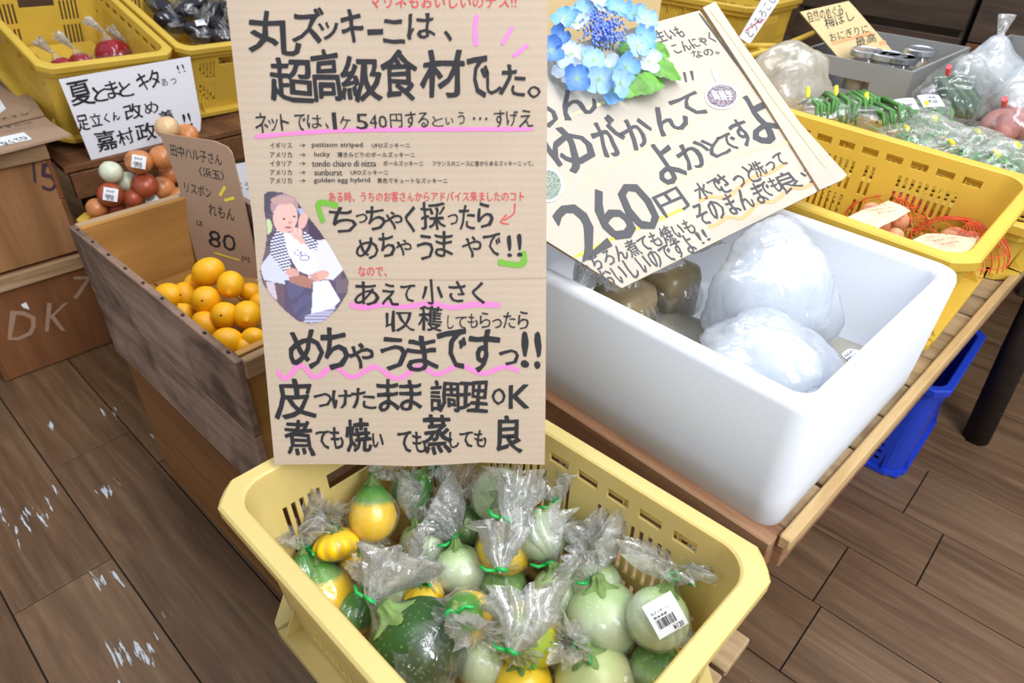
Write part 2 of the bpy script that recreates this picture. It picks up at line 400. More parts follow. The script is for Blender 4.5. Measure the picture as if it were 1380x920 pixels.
def stroke(name, pl, pts, w, mat, parent, off=.0005, rough=.15):
    """marker stroke through pixel points"""
    uv = [Vector((*pl.uv(*p), 0)) for p in pts]; fine = []
    for i in range(len(uv)-1):
        p0, p1, p2, p3 = uv[max(i-1, 0)], uv[i], uv[i+1], uv[min(i+2, len(uv)-1)]
        for k in range(8):
            t = k/8; fine.append(.5*((2*p1)+(p2-p0)*t+(2*p0-5*p1+4*p2-p3)*t*t+(3*p1-p0-3*p2+p3)*t**3))
    fine.append(uv[-1]); V = []; F = []
    for i, p in enumerate(fine):
        d = (fine[min(i+1, len(fine)-1)]-fine[max(i-1, 0)]).normalized(); q = Vector((-d.y, d.x, 0))
        ww = w/2*(1+rough*noise.noise(Vector((i*.35, w*900, 0)))*2)
        if i in (0, len(fine)-1): ww *= .6
        V += [(*(p+q*ww).xy, pl.sg*off), (*(p-q*ww).xy, pl.sg*off)]
    for i in range(len(fine)-1): F.append((2*i, 2*i+1, 2*i+3, 2*i+2))
    return link(name, V, F, mat, parent)
def print_mesh(name, pl, poly_px, paint, parent, step=1.3, off=.0006):
    """flat print: a fine grid clipped to a pixel outline, coloured per point"""
    xs = [p[0] for p in poly_px]; ys = [p[1] for p in poly_px]; x0, x1, y0, y1 = min(xs), max(xs), min(ys), max(ys)
    def inside(x, y):
        c = False; n = len(poly_px)
        for i in range(n):
            xa, ya = poly_px[i]; xb, yb = poly_px[i-1]
            if (ya > y) != (yb > y) and x < (xb-xa)*(y-ya)/(yb-ya)+xa: c = not c
        return c
    nx = int((x1-x0)/step)+2; ny = int((y1-y0)/step)+2; idx = {}; V = []; C = []; F = []
    def vid(i, j):
        if (i, j) not in idx:
            x, y = x0+i*step, y0+j*step; a, b = pl.uv(x, y); idx[(i, j)] = len(V); V.append((a, b, pl.sg*off)); C.append(L(paint(x, y)))
        return idx[(i, j)]
    for j in range(ny):
        for i in range(nx):
            if inside(x0+(i+.5)*step, y0+(j+.5)*step): F.append((vid(i, j), vid(i+1, j), vid(i+1, j+1), vid(i, j+1)))
    m_, nt, b = mk(name+'_ink'); at = N(nt, 'ShaderNodeVertexColor', layer_name='ink'); nt.links.new(at.outputs[0], b.inputs['Base Color'])
    b.inputs['Roughness'].default_value = .4
    o = link(name, V, F, m_, parent); ca = o.data.color_attributes.new('ink', 'FLOAT_COLOR', 'POINT')
    ca.data.foreach_set('color', [q for c in C for q in (*c, 1)]); return o

# ------------------------------------------------------------------ floor
FY = math.radians(2.5)
pm, nt, b = mk('floor_plank_vinyl')
v = coords(nt, (1, .07, 1)); a = nz(nt, v, 48, 6, .65, .6); c = nz(nt, v, 10, 3, .5, 1.2)
f1 = ramp(nt, a, [(.3, '#3A2818'), (.52, '#664A32'), (.75, '#8A6F53')])
f2 = ramp(nt, c, [(.3, '#4C331E'), (.5, '#6A4E36'), (.72, '#7C654C')])
cc = mixc(nt, .5, f1, f2)
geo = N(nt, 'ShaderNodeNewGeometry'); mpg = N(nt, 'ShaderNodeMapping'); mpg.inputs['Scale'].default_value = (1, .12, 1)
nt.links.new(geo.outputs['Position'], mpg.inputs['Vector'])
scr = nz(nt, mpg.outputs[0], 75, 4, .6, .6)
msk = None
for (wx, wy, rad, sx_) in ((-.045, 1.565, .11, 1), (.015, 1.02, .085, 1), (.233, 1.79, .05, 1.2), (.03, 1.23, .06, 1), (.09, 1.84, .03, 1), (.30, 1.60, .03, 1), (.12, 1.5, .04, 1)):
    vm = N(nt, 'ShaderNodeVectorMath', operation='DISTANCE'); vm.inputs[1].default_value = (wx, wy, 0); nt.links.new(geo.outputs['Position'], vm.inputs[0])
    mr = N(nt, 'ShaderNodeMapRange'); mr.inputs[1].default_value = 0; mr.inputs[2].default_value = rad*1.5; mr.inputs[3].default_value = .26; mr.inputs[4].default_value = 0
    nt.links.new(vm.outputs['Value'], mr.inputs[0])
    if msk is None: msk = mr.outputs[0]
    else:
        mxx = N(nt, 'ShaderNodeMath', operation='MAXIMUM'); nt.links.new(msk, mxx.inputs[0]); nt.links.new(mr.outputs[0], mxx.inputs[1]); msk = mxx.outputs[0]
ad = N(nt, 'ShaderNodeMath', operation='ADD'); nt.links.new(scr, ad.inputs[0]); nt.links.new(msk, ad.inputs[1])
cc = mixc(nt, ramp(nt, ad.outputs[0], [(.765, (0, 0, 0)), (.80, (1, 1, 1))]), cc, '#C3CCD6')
nt.links.new(cc, b.inputs['Base Color']); b.inputs['Roughness'].default_value = .5; bump(nt, b, a, .15, .001)
M['floor'] = pm
fl = link('floor', [(-3, -2.5, -.004), (5, -2.5, -.004), (5, 5.5, -.004), (-3, 5.5, -.004)], [(0, 1, 2, 3)], flat('floor_joint', '#1A1410', .9)); fl['kind'] = 'structure'
PW = .197
for i in range(-8, 17):
    x0 = .118 + i*PW
    offs = {0: 1.66, 4: .09}.get(i, random.Random(i+50).uniform(0, 1.2))
    for k in range(-2, 4):
        y0 = offs + k*1.2
        if y0 > 4 or y0 < -2.2: continue
        o = board('plank', (PW-.003, 1.2-.003, .004), M['floor'], fl, (0, 0, 0), bev=.0008)
        cx, cy = x0+PW/2, y0+.6
        o.location = (cx*math.cos(FY)-cy*math.sin(FY), cx*math.sin(FY)+cy*math.cos(FY), -.002); o.rotation_euler = (0, 0, FY)

for nm_, v_ in (('wall_left', [(-3, 3.9, 0), (4.4, 3.9, 0), (4.4, 3.9, 2.6), (-3, 3.9, 2.6)]), ('wall_right', [(4.4, -2.5, 0), (4.4, 3.9, 0), (4.4, 3.9, 2.6), (4.4, -2.5, 2.6)])):
    w_ = link(nm_, v_, [(0, 1, 2, 3)], flat('dim_shop_wall', '#5C4632', .9, .1, .2, 3)); w_['kind'] = 'structure'

# ------------------------------------------------------------------ plastic container
def stations(a, b, r, cuts_long, cuts_short, nc=7):
    """stations around a rounded rect: (side, s, kind) side 0:+x 1:+y 2:-x 3:-y ; s measured along side"""
    st = []
    for side in range(4):
        half = (b if side % 2 == 0 else a) - r
        cuts = cuts_long if side % 2 == 0 else cuts_short
        for s in sorted(set([-half, half]+[c for c in cuts if abs(c) < half])): st.append(('s', side, s))
        for i in range(1, nc): st.append(('c', side, i/nc))
    return st
def st_pos(st, a, b, r):
    k, side, s = st
    A, B = (a, b) if side % 2 == 0 else (b, a)
    if k == 's': p = (A, s)
    else:
        t = s*PI/2; p = (A-r+r*math.cos(t), B-r+r*math.sin(t))
    x, y = p
    for _ in range(side): x, y = -y, x
    return x, y
def st_out(st, a, b, r, A_, B_, ch):
    k, side, s = st
    a1, b1 = (a, b) if side % 2 == 0 else (b, a); AA, BB = (A_, B_) if side % 2 == 0 else (B_, A_)
    if k == 's': p = (AA, s*1.0)
    else:
        t = s*PI/2; c, q = math.cos(t), math.sin(t); cx, cy = a1-r, b1-r
        rho = min((AA-cx)/max(c, 1e-6), (BB-cy)/max(q, 1e-6), (AA+BB-ch-cx-cy)/(c+q)); p = (cx+rho*c, cy+rho*q)
    x, y = p
    for _ in range(side): x, y = -y, x
    return x, y
def panel_floor(a, b, nx, ny, z, t=.004):
    mb = MB()
    xs = np.linspace(-a, a, nx+1); ys = np.linspace(-b, b, ny+1)
    for x in xs: mb.box(x-.004, x+.004, -b, b, z, z+t)
    for y in ys: mb.box(-a, a, y-.003, y+.003, z, z+t*.9)
    for x in (-a*.5, 0, a*.5): mb.box(x-.02, x+.02, -b, b, z, z+t*1.05)
    return mb
def container(name, loc, rot, W, Lg, H, mat, label, cat='crate', group=None, rich=True, flange=.019, matname=None, mesh_side=False, tap=.018, chm=.028):
    t = thing(name, loc, label, cat, group, rot)
    A, B = W/2, Lg/2; a, b, r = A-flange, B-flange, .04
    # holes: (side parity, s0, s1, v0, v1) v in metres from bottom
    HL = []; HS = []
    zt = H
    nrow = max(4, int((2*(b-r))/.048))
    if mesh_side:
        for j in range(9):
            for k in range(12):
                s = -b+.07+k*(2*b-.14)/11.; z = .03+j*(H-.1)/9
                HL.append((s-.006, s+.006, z, z+.011))
        for j in range(9):
            for k in range(7):
                s = -a+.06+k*(2*a-.12)/6.; z = .03+j*(H-.1)/9
                HS.append((s-.006, s+.006, z, z+.011))
    else:
        for k in range(nrow):
            s = (k-(nrow-1)/2)*.046; HL.append((s-.0155, s+.0155, H-.037, H-.023))
        g = [(-.155, 2), (-.10, 2)]
        sl = []
        for k in range(9): sl.append(.045+k*.0125)
        for k in range(2): sl.append(.005+k*.0125)
        sl += [-s for s in sl if s > .02]
        for s in sl:
            if abs(s) > b-r-.01: continue
            HL.append((s-.0031, s+.0031, H*.40, H-.055)); HL.append((s-.0031, s+.0031, H*.10, H*.34))
        HL.append((b-r-.004-.012, b-r-.004, H*.62, H*.68))
        HS.append((-.05, .05, H-.075, H-.05))
        for k in range(6):
            for sg in (1, -1):
                s = sg*(.066+k*.0115)
                if abs(s) < a-r-.005:
                    HS.append((s-.003, s+.003, H*.5, H-.06)); HS.append((s-.003, s+.003, H*.16, H*.44))
    def cuts(hs): return sorted(set([round(q, 5) for h in hs for q in h[:2]]))
    def vc(hs): return [q for h in hs for q in h[2:]]
    st = stations(a, b, r, cuts(HL), cuts(HS)); n = len(st)
    vs = sorted(set([0, round(H-.004, 5)]+[round(q, 5) for q in vc(HL)+vc(HS)]))
    def pos(i, z, inner):
        f_ = tap*(1-z/H); x, y = st_pos(st[i % n], a-f_-(.0035 if inner else 0), b-f_-(.0035 if inner else 0), r-(.0035 if inner else 0)); return (x, y, z)
    solid = {}
    for i in range(n):
        k, side, s = st[i]; k2, side2, s2 = st[(i+1) % n]
        for j in range(len(vs)-1):
            ok = True
            if k == 's' and k2 == 's' and side == side2:
                sm, vm = (s+s2)/2, (vs[j]+vs[j+1])/2
                for h in (HL if side % 2 == 0 else HS):
                    if h[0] < sm < h[1] and h[2] < vm < h[3]: ok = False; break
            solid[(i, j)] = ok
    V = []; F = []; m_ = len(vs)
    for i in range(n):
        for j in range(m_): V.append(pos(i, vs[j], False))
    for i in range(n):
        for j in range(m_): V.append(pos(i, vs[j], True))
    o1 = lambda i, j: (i % n)*m_+j
    o2 = lambda i, j: n*m_+(i % n)*m_+j
    for i in range(n):
        for j in range(m_-1):
            if not solid[(i, j)]: continue
            F.append((o1(i, j), o1(i+1, j), o1(i+1, j+1), o1(i, j+1))); F.append((o2(i, j), o2(i, j+1), o2(i+1, j+1), o2(i+1, j)))
            if not solid[((i-1) % n, j)]: F.append((o1(i, j), o1(i, j+1), o2(i, j+1), o2(i, j)))
            if not solid[((i+1) % n, j)]: F.append((o1(i+1, j), o2(i+1, j), o2(i+1, j+1), o1(i+1, j+1)))
            if j and not solid[(i, j-1)]: F.append((o1(i, j), o2(i, j), o2(i+1, j), o1(i+1, j)))
            if j < m_-2 and not solid[(i, j+1)]: F.append((o1(i, j+1), o1(i+1, j+1), o2(i+1, j+1), o2(i, j+1)))
    link('basket_wall', V, F, mat, t)
    # rim
    def out(e, z, rr=.0): return [(*st_out(q, a, b, r, A-e, B-e, chm), z) for q in st]
    def inn(z, e): return [(*st_pos(q, a-e, b-e, r-e*.5), z) for q in st]
    rings = [inn(H-.010, .0034), inn(H-.002, .003), inn(H, .0005), out(.003, H), out(0, H-.003), out(.001, H-.018), out(.009, H-.019), out(.010, H-.034), out(.018, H-.036), inn(H-.037, -.001)]
    vv, ff = loft(rings); link('rim', vv, ff, mat, t)
    # base
    mb = panel_floor(a-tap-.002, b-tap-.002, 11, 17, .001)
    rb = [(*st_pos(q, a-tap, b-tap, r), .012) for q in st], [(*st_out(q, a-tap, b-tap, r, A-.012, B-.012, chm+.01), .012) for q in st], [(*st_out(q, a-tap, b-tap, r, A-.012, B-.012, chm+.01), .0) for q in st], [(*st_pos(q, a-tap-.004, b-tap-.004, r-.003), .0) for q in st]
    # only corner portions flare, sides stay narrow
    mb.add(loft([list(q) for q in rb]))
    for sx in (-1, 1):
        for sy in (-1, 1):
            for (dx, dy) in ((1, 0), (0, 1)):
                x0, y0 = sx*(a-tap-(0 if dx else r)), sy*(b-tap-(0 if dy else r))
                x1, y1 = x0+sx*dx*(flange+tap-.013), y0+sy*dy*(flange+tap-.013)
                ex, ey = (0, .0015) if dx else (.0015, 0)
                x2, y2 = x0+sx*dx*tap*.25, y0+sy*dy*tap*.25
                vq = [(x0-ex, y0-ey, .01), (x1-ex, y1-ey, .01), (x2-ex, y2-ey, H*.22), (x0+ex, y0+ey, .01), (x1+ex, y1+ey, .01), (x2+ex, y2+ey, H*.22)]
                mb.add((vq, [(0, 1, 2), (5, 4, 3), (1, 4, 5, 2), (0, 3, 4, 1), (0, 2, 5, 3)]))
    mb.obj('base', mat, t)
    # ribs under the rim on the outside
    rb = MB()
    for side in (-1, 1):
        for k in range(-3, 4):
            y = k*.075
            if abs(y) < b-r: rb.box(*sorted((side*(a-.002), side*(A-.012))), y-.001, y+.001, H-.06, H-.03)
    rb.obj('rib', mat, t)
    return t

FC = container('yellow_crate', (.326, .355, .476), (math.radians(-3.0), 0, math.radians(.9)), .37, .52, .222, M['yellow'],
               'pale yellow slotted plastic crate full of bagged round squashes, nearest to the viewer')
# wooden stand under it
st_ = thing('wooden_stand', (.326, .355, 0), 'grey slatted wooden stand under the pale yellow squash crate', 'stand', rot=(0, 0, math.radians(.9)))
for k in range(6): board('slat', (.062, .42, .015), M['deck'], st_, (-.115+k*.068, -.02, .4505), rot=(math.radians(-3.0), 0, 0), warp=.001)
for sx in (-1, 1):
    for sy in (-1, 1): board('leg', (.04, .04, .43 if sy < 0 else .425), M['darkw2'], st_, (sx*.12+.03, sy*.17-.02, .2175+(.009 if sy<0 else -.003)))
for sy in (-1, 1): board('rail', (.34, .02, .05), M['darkw2'], st_, (.03, sy*.195-.02, .412+(.012 if sy<0 else -.012)))

# ------------------------------------------------------------------ bagged squashes
def fruit_mesh(name, r, rz, lobes, amp, mat, parent, axis, prof=None, n=40, m_=22, scallop=0):
    V = []; F = []
    for i in range(m_+1):
        ph = PI*i/m_; z = -math.cos(ph)*rz; rad = math.sin(ph)*r
        if prof: rad *= prof(i/m_)
        for j in range(n):
            t = 2*PI*j/n; k = 1+amp*math.cos(lobes*t)*math.sin(ph) + .02*noise.noise(Vector((math.cos(t), math.sin(t), z*30+r*999)))
            if scallop: k = 1+scallop*abs(math.cos(lobes*t/2))*math.sin(ph)**2
            V.append((rad*k*math.cos(t), rad*k*math.sin(t), z - rz*.10*math.exp(-(ph-PI)**2*9) * 1))
    for i in range(m_):
        for j in range(n): F.append((i*n+j, i*n+(j+1) % n, (i+1)*n+(j+1) % n, (i+1)*n+j))
    o = link(name, V, F, mat, parent, smooth=True); o.rotation_mode = 'QUATERNION'; o.rotation_quaternion = Vector(axis).to_track_quat('Z', 'Y'); return o
def stem_mesh(r, rz, parent, axis):
    V = []; F = []; n = 20
    prof = [(rz*.86, r*.42), (rz*.93, r*.30), (rz*1.0, r*.2), (rz*1.12, r*.15), (rz*1.26, r*.14), (rz*1.27, .0002)]
    for z, rr in prof:
        for j in range(n):
            t = 2*PI*j/n; k = 1+.28*math.cos(5*t); V.append((rr*k*math.cos(t), rr*k*math.sin(t), z))
    for i in range(len(prof)-1):
        for j in range(n): F.append((i*n+j, i*n+(j+1) % n, (i+1)*n+(j+1) % n, (i+1)*n+j))
    o = link('stem', V, F, M['stem'], parent, smooth=True); o.rotation_mode = 'QUATERNION'; o.rotation_quaternion = Vector(axis).to_track_quat('Z', 'Y'); return o
def bag_mesh(parent, cen, r, rz, axis, T, E, name='bag', mat=None, matt=None, tail_r=.03, pleat=13, seed=0, loose=1.05, tie=True, tiem=None):
    """cen,T,E are relative to parent. Film round the fruit, drawn together at T, crumpled tail to E"""
    axis = Vector(axis).normalized(); cen = Vector(cen); T = Vector(T); E = Vector(E); rnd = random.Random(seed)
    rings = []; n = 56; cs = []; rs = []; am = []
    for i in range(8):
        ph = PI*.5*i/8; cs.append(cen-axis*math.cos(ph)*rz*loose); rs.append(max(.0005, math.sin(ph)*r*loose)); am.append(.02)
    for i in range(12):
        s = i/11; e = s*s*(3-2*s)
        c = cen.lerp(T, s**1.15); rr = r*loose*(1-e)**.9+.0045*e; cs.append(c); rs.append(max(rr, .0045)); am.append(.02+.16*s)
    tl = (E-T).length; sd = frame(E-T)
    for i in range(1, 13):
        s = i/12; c = T.lerp(E, s) + sd[0]*math.sin(s*4+seed)*.1*tl*s + sd[1]*math.cos(s*3+seed*2)*.08*tl*s
        cs.append(c); rs.append(.0045+tail_r*(s**.75)); am.append(.25+.3*s)
    px_ = None; ph0 = rnd.random()*6; V = []; 
    for i, c in enumerate(cs):
        d = (cs[min(i+1, len(cs)-1)]-cs[max(i-1, 0)]).normalized()
        if px_ is None: x, y, _ = frame(d)
        else: x = (px_-d*px_.dot(d)).normalized(); y = d.cross(x)
        px_ = x; ring = []
        for j in range(n):
            t = 2*PI*j/n; tail = i > 19
            pl_ = math.sin(pleat*t+ph0+i*.15)+.6*math.sin((pleat*2+3)*t+ph0*2)
            q = noise.noise(Vector((math.cos(t)*2, math.sin(t)*2, i*.35+seed*7.3)))
            k = 1+am[i]*pl_*.8 + (.5 if tail else .05)*q
            fl_ = .62 if tail else 1
            off = d*(q*.012 if tail else 0)
            ring.append(tuple(c + x*rs[i]*k*math.cos(t) + y*rs[i]*k*math.sin(t)*fl_ + off))
        rings.append(ring)
    body, f1_ = loft(rings[:20]); o = link(name, body, f1_, mat or M['film'], parent, smooth=True)
    vv, ff = loft(rings[19:]); link('bag_tail', vv, ff, matt or M['tail'], parent, smooth=True)
    if tie:
        d = (E-T).normalized(); x, y, _ = frame(d); pts = [T+x*.0058*math.cos(q)+y*.0058*math.sin(q)+d*.001*math.sin(q*2) for q in [k*2*PI/10 for k in range(11)]]
        mb = MB().add(tube(pts, .0026, 6)); w1 = T+x*.006
        mb.add(tube([w1, w1+x*.012+y*.003, w1+x*.020+d*.006], [.0024, .0026, .002], 5))
        mb.obj('twist_tie', tiem or M['tie'], parent, smooth=True)
    return o
def put_label(parent, pos, nrm, upv, w, h, lines, pricetxt=None, barcode=True, mat=None):
    nrm = Vector(nrm).normalized(); upv = Vector(upv); r_ = upv.cross(nrm).normalized(); u_ = nrm.cross(r_)
    mb = MB(); n = 8; V = []; F = []
    for j in range(n+1):
        for i in range(n+1):
            a = (i/n-.5)*w; b_ = (j/n-.5)*h; V.append(tuple(Vector(pos)+r_*a+u_*b_-nrm*(a*a+b_*b_)*4))
    for j in range(n):
        for i in range(n): F.append((j*(n+1)+i, j*(n+1)+i+1, (j+1)*(n+1)+i+1, (j+1)*(n+1)+i))
    lb = link('price_label', V, F, mat or M['label'], parent, smooth=True)
    # printed matter
    VV = []; FF = []
    def pt(a, b_): return tuple(Vector(pos)+r_*a+u_*b_-nrm*((a*a+b_*b_)*4-.0006))
    def quad(a0, a1, b0, b1):
        k = len(VV); VV.extend([pt(a0, b0), pt(a1, b0), pt(a1, b1), pt(a0, b1)]); FF.append((k, k+1, k+2, k+3))
    if barcode:
        x = -w*.36; rr = random.Random(3)
        while x < w*.2:
            q = rr.choice([.012, .02, .03])*w; quad(x, x+q, -h*.28, -h*.02); x += q+rr.choice([.012, .02, .028])*w
    prep([(s_, .01) for s_, *_ in lines])
    for s_, cu, cv, ww, hh in lines:
        g = _glyph[(s_, .01)]; k = len(VV)
        for a, b_ in g[0]: VV.append(pt(cu*w+a*ww*w, cv*h+b_*hh*h))
        FF += [tuple(i+k for i in f_) for f_ in g[1]]
    link('print', VV, FF, M['ink'], lb)
    return lb

ZF = .487  # inner floor of the crate
# px, py, radius px, kind, tie px, tail px, tail radius, z lift, label
S_ = [
 (439, 797, 35, 'two', (403, 716), (413, 655), .034, 0, 'yellow squash with green neck against the left wall, below two tall film tails'),
 (389, 745, 20, 'gy', (389, 712), (372, 684), .02, .0, 'small green and yellow squash half hidden in the far left crate corner'),
 (451, 729, 28, 'patty', (449, 710), (436, 696), .018, .02, 'scalloped yellow pattypan squash with green tie, beside the left wall of the yellow crate'),
 (497, 684, 32, 'two', (504, 640), (520, 628), .014, .03, 'yellow squash with green neck just under the lower left of the big cardboard sign'),
 (556, 662, 28, 'gy', (583, 634), (590, 618), .016, .03, 'green and yellow squash directly under the bottom edge of the big cardboard sign'),
 (476, 757, 21, 'yel', (494, 742), (510, 725), .018, .02, 'small round yellow squash between the scalloped one and the tall crumpled bag tail'),
 (571, 733, 32, 'pale', (560, 705), (576, 668), .040, .015, 'pale green round squash behind the centre-left bag tails'),
 (627, 707, 31, 'green', (624, 681), (622, 640), .042, .02, 'ribbed mid green squash just below the big sign, left of the yellow ball'),
 (680, 739, 36, 'yel', (676, 768), (672, 700), .024, .035, 'large plain yellow ball squash near the middle of the yellow crate'),
 (620, 769, 34, 'pale', (613, 724), (583, 682), .034, .015, 'pale green squash with green tie on top, left of the large yellow ball'),
 (571, 802, 24, 'patty', (566, 785), (550, 762), .018, .03, 'small orange yellow pattypan squash deep between the bags, centre left of the crate'),
 (628, 830, 35, 'two', (612, 829), (636, 862), .018, .045, 'yellow squash with dark green cap and green tie, right of the big dark green squash'),
 (478, 826, 26, 'gy', (489, 795), (495, 765), .020, .0, 'small green necked yellow squash against the near left wall of the yellow crate'),
 (534, 799, 28, 'pale', (545, 778), (575, 745), .028, .0, 'pale green squash tucked above the big dark green squash'),
 (561, 872, 68, 'dark', (499, 808), (532, 742), .034, .0, 'very large dark green squash at the near left edge of the yellow crate'),
 (678, 664, 36, 'pale', (683, 700), (700, 640), .024, .035, 'pale green squash under the lower right end of the big sign'),
 (752, 700, 34, 'pale', (752, 672), (744, 640), .030, .025, 'pale green squash under the tallest crumpled tail by the far right wall'),
 (676, 788, 32, 'green', (678, 760), (684, 712), .028, .0, 'dull green squash carrying a small white label in the centre of the crate'),
 (755, 802, 39, 'pale', (745, 768), (724, 700), .040, .01, 'pale green squash between the labelled green one and the largest pale one'),
 (838, 757, 31, 'pale', (818, 734), (800, 690), .036, .015, 'pale green squash against the far right slotted wall of the yellow crate'),
 (902, 816, 40, 'pale', (914, 770), (930, 730), .040, .045, 'pale green squash with large white barcode label reading 120 yen'),
 (815, 832, 48, 'pale', (803, 783), (786, 738), .036, .028, 'largest pale green ball squash, right of the crate centre, faint brown speckles'),
 (713, 856, 42, 'striped', (690, 878), (706, 800), .030, .035, 'yellow and green striped squash in a tied bag near the front of the crate'),
 (654, 892, 36, 'pale', (661, 842), (676, 812), .020, .0, 'pale green squash partly below the picture edge, right of the dark green one'),
 (706, 925, 38, 'yel', (700, 893), (690, 870), .020, .0, 'yellow squash cut by the lower picture edge under the striped squash'),
 (800, 916, 52, 'cream', (785, 880), (760, 862), .026, .0, 'cream coloured squash at the lower picture edge in front of the largest pale one'),
 (888, 902, 38, 'green', (896, 867), (915, 842), .022, .02, 'green squash with a drooping green tie at the lower right of the crate'),
 (926, 876, 26, 'yel', (916, 862), (906, 850), .006, .0, 'yellow squash in the near right corner of the yellow crate'),
]
TY = {'two': ('f_two', 1.25, 8, .015), 'gy': ('f_green_yel', 1.3, 10, .03), 'patty': ('f_yellow', .72, 10, 0), 'yel': ('f_yellow', 1.0, 10, .02), 'pale': ('f_pale', .98, 14, .006),
      'green': ('f_green', 1.02, 10, .035), 'dark': ('f_dark', .86, 12, .01), 'striped': ('f_striped', 1.05, 10, .03), 'cream': ('f_cream', .9, 12, .01)}
for k, (x, y, rp, kd, tie_, tl_, tr_, lift, lab) in enumerate(S_):
    mt, asp, lobes, amp = TY[kd]
    z = ZF + .04 + lift
    for _ in range(3):
        c = P(x, y, z); r = px2m(c, rp)*1.07; z = ZF + r*min(1, asp*1.0)*.98 + lift
    lx, ly = .146-r*.92, .222-r*.92
    for _ in range(9):
        c = P(x, y, z)
        if (c.x > .326+lx or c.y > .355+ly) and _ < 6: z += .006; r = px2m(c, rp)*1.05
        else: break
    c = Vector((min(max(c.x, .326-lx), .326+lx), min(max(c.y, .355-ly), .355+ly), z))
    rzz = r*asp
    T = P(tie_[0], tie_[1], z + (rzz*.75 if tie_[1] < y else rzz*.9)); E = P(tl_[0], tl_[1], T.z+.028)
    d = (T-c)
    if d.length < rzz*1.15: T = c + d.normalized()*rzz*1.15; E = P(tl_[0], tl_[1], T.z+.028)
    if (T-c).length > rzz*2.6: T = c + (T-c).normalized()*rzz*1.6; E = T + Vector((-.01, .01, .03))
    for q_ in (T, E):
        q_.x = min(max(q_.x, .326-.15), .326+.15); q_.y = min(max(q_.y, .355-.195), .355+.222)
    ax = (T-c).normalized(); ax = (ax+Vector((0, 0, .35))).normalized()
    root = thing('bagged_squash', (c.x, c.y, c.z-r*min(1, asp)), lab, 'squash', 'bagged squashes in the yellow crate')
    o0 = Vector((0, 0, r*min(1, asp)))
    pf = None
    if kd in ('two', 'gy'): pf = lambda s: (1.0 if s < .45 else 1-.42*((s-.45)/.55)**.8)
    fo = fruit_mesh('squash', r*.97, rzz*.97, lobes, amp, M[mt], root, ax, pf, scallop=.16 if kd == 'patty' else 0); fo.location = o0
    so = stem_mesh(r*(.8 if pf else 1), rzz*.98, root, ax); so.location = o0
    bag_mesh(root, o0, r, rzz, ax, T-Vector(root.location), E-Vector(root.location), tail_r=tr_*1.0, seed=k, pleat=11+k % 5)
    if k in (17, 20):
        d = ray(*((672, 806) if k == 17 else (897, 828))).normalized(); oc_ = CAM-c; bq = oc_.dot(d); R_ = r*1.1
        disc = bq*bq-(oc_.dot(oc_)-R_*R_); q = CAM+d*(-bq-math.sqrt(max(disc, 0))); tocam = (q-c).normalized()
        lines = [('TSUNAGU', -.05, .36, .62, .10), ('丸ズッキーニ', -.1, .18, .6, .1), ('熊本県産', -.15, .05, .45, .08), ('¥120', .2, -.40, .34, .15)] if k == 20 else [('ズッキーニ', 0, .25, .6, .15)]
        lines = [q2 for q2 in lines if q2[0] != 'TSUNAGU']
        put_label(root, q-Vector(root.location), tocam, (UP*.93-RT*.42) if k == 20 else UP, .036 if k == 20 else .02, .036 if k == 20 else .018, lines)

# ------------------------------------------------------------------ the big cardboard sign
MS = Plane((.2144, .6018, -.595+CAMH), (.7167, -.6967, .0301), (.2237, .2706, .9363))
ms = sign_root('cardboard_sign', MS, 'tall brown cardboard sign with black brush writing and a baby photo, above the squash crate', 'sign')
edge_px = [(370, 626), (352, 430), (341, 300), (322, 150), (305, 0), (300, -60), (744, -60), (738, 0), (737, 200), (736, 400), (735, 560), (734, 626), (650, 623), (560, 628), (450, 625)]
poly_card('card_panel', MS, [MS.uv(*p) for p in edge_px], M['card'], ms, .005, 0, M['edge'])
def zz(s, ox, oy, sc_): return [(t, ox+a/sc_, oy+b/sc_, ox+c/sc_, oy+d/sc_) for t, a, b, c, d in s]
A1 = zz([('丸', 100, 50, 320, 225), ('ズ', 290, 30, 420, 180), ('ッ', 400, 90, 480, 165), ('キ', 490, 35, 580, 180), ('ー', 600, 120, 665, 145), ('ニ', 665, 80, 750, 180), ('は', 765, 55, 880, 160), ('、', 915, 125, 950, 170),
         ('超', 195, 240, 375, 425), ('高', 370, 200, 490, 420), ('級', 490, 230, 660, 420), ('食', 655, 205, 805, 410), ('材', 815, 210, 1005, 400), ('で', 1010, 230, 1100, 400), ('し', 1090, 290, 1150, 390), ('た', 1145, 270, 1255, 400), ('。', 1262, 355, 1315, 405)], 300, 0, 3.067)
A2 = zz([('め', 135, 470, 245, 590), ('ち', 240, 460, 320, 590), ('ゃ', 325, 510, 400, 590), ('う', 420, 490, 500, 595), ('ま', 505, 485, 600, 600), ('で', 600, 470, 690, 595), ('す', 690, 470, 790, 605), ('っ', 790, 530, 850, 580), ('!!', 855, 475, 920, 590),
         ('皮', 95, 620, 215, 745), ('つ', 215, 665, 270, 710), ('け', 270, 655, 330, 715), ('た', 330, 650, 405, 715), ('ま', 410, 625, 480, 725), ('ま', 480, 625, 550, 720), ('調', 575, 625, 665, 725), ('理', 665, 630, 755, 725), ('O', 765, 650, 808, 700), ('K', 818, 640, 885, 712),
         ('煮', 125, 750, 215, 860), ('て', 220, 780, 265, 840), ('も', 265, 770, 305, 840), ('焼', 315, 745, 390, 850), ('い', 395, 790, 430, 835), ('て', 475, 785, 520, 850), ('も', 520, 785, 560, 850), ('蒸', 555, 730, 640, 855), ('し', 635, 785, 665, 835), ('て', 668, 785, 708, 835), ('も', 710, 780, 750, 835), ('良', 780, 735, 860, 850)], 330, 240, 2.3)
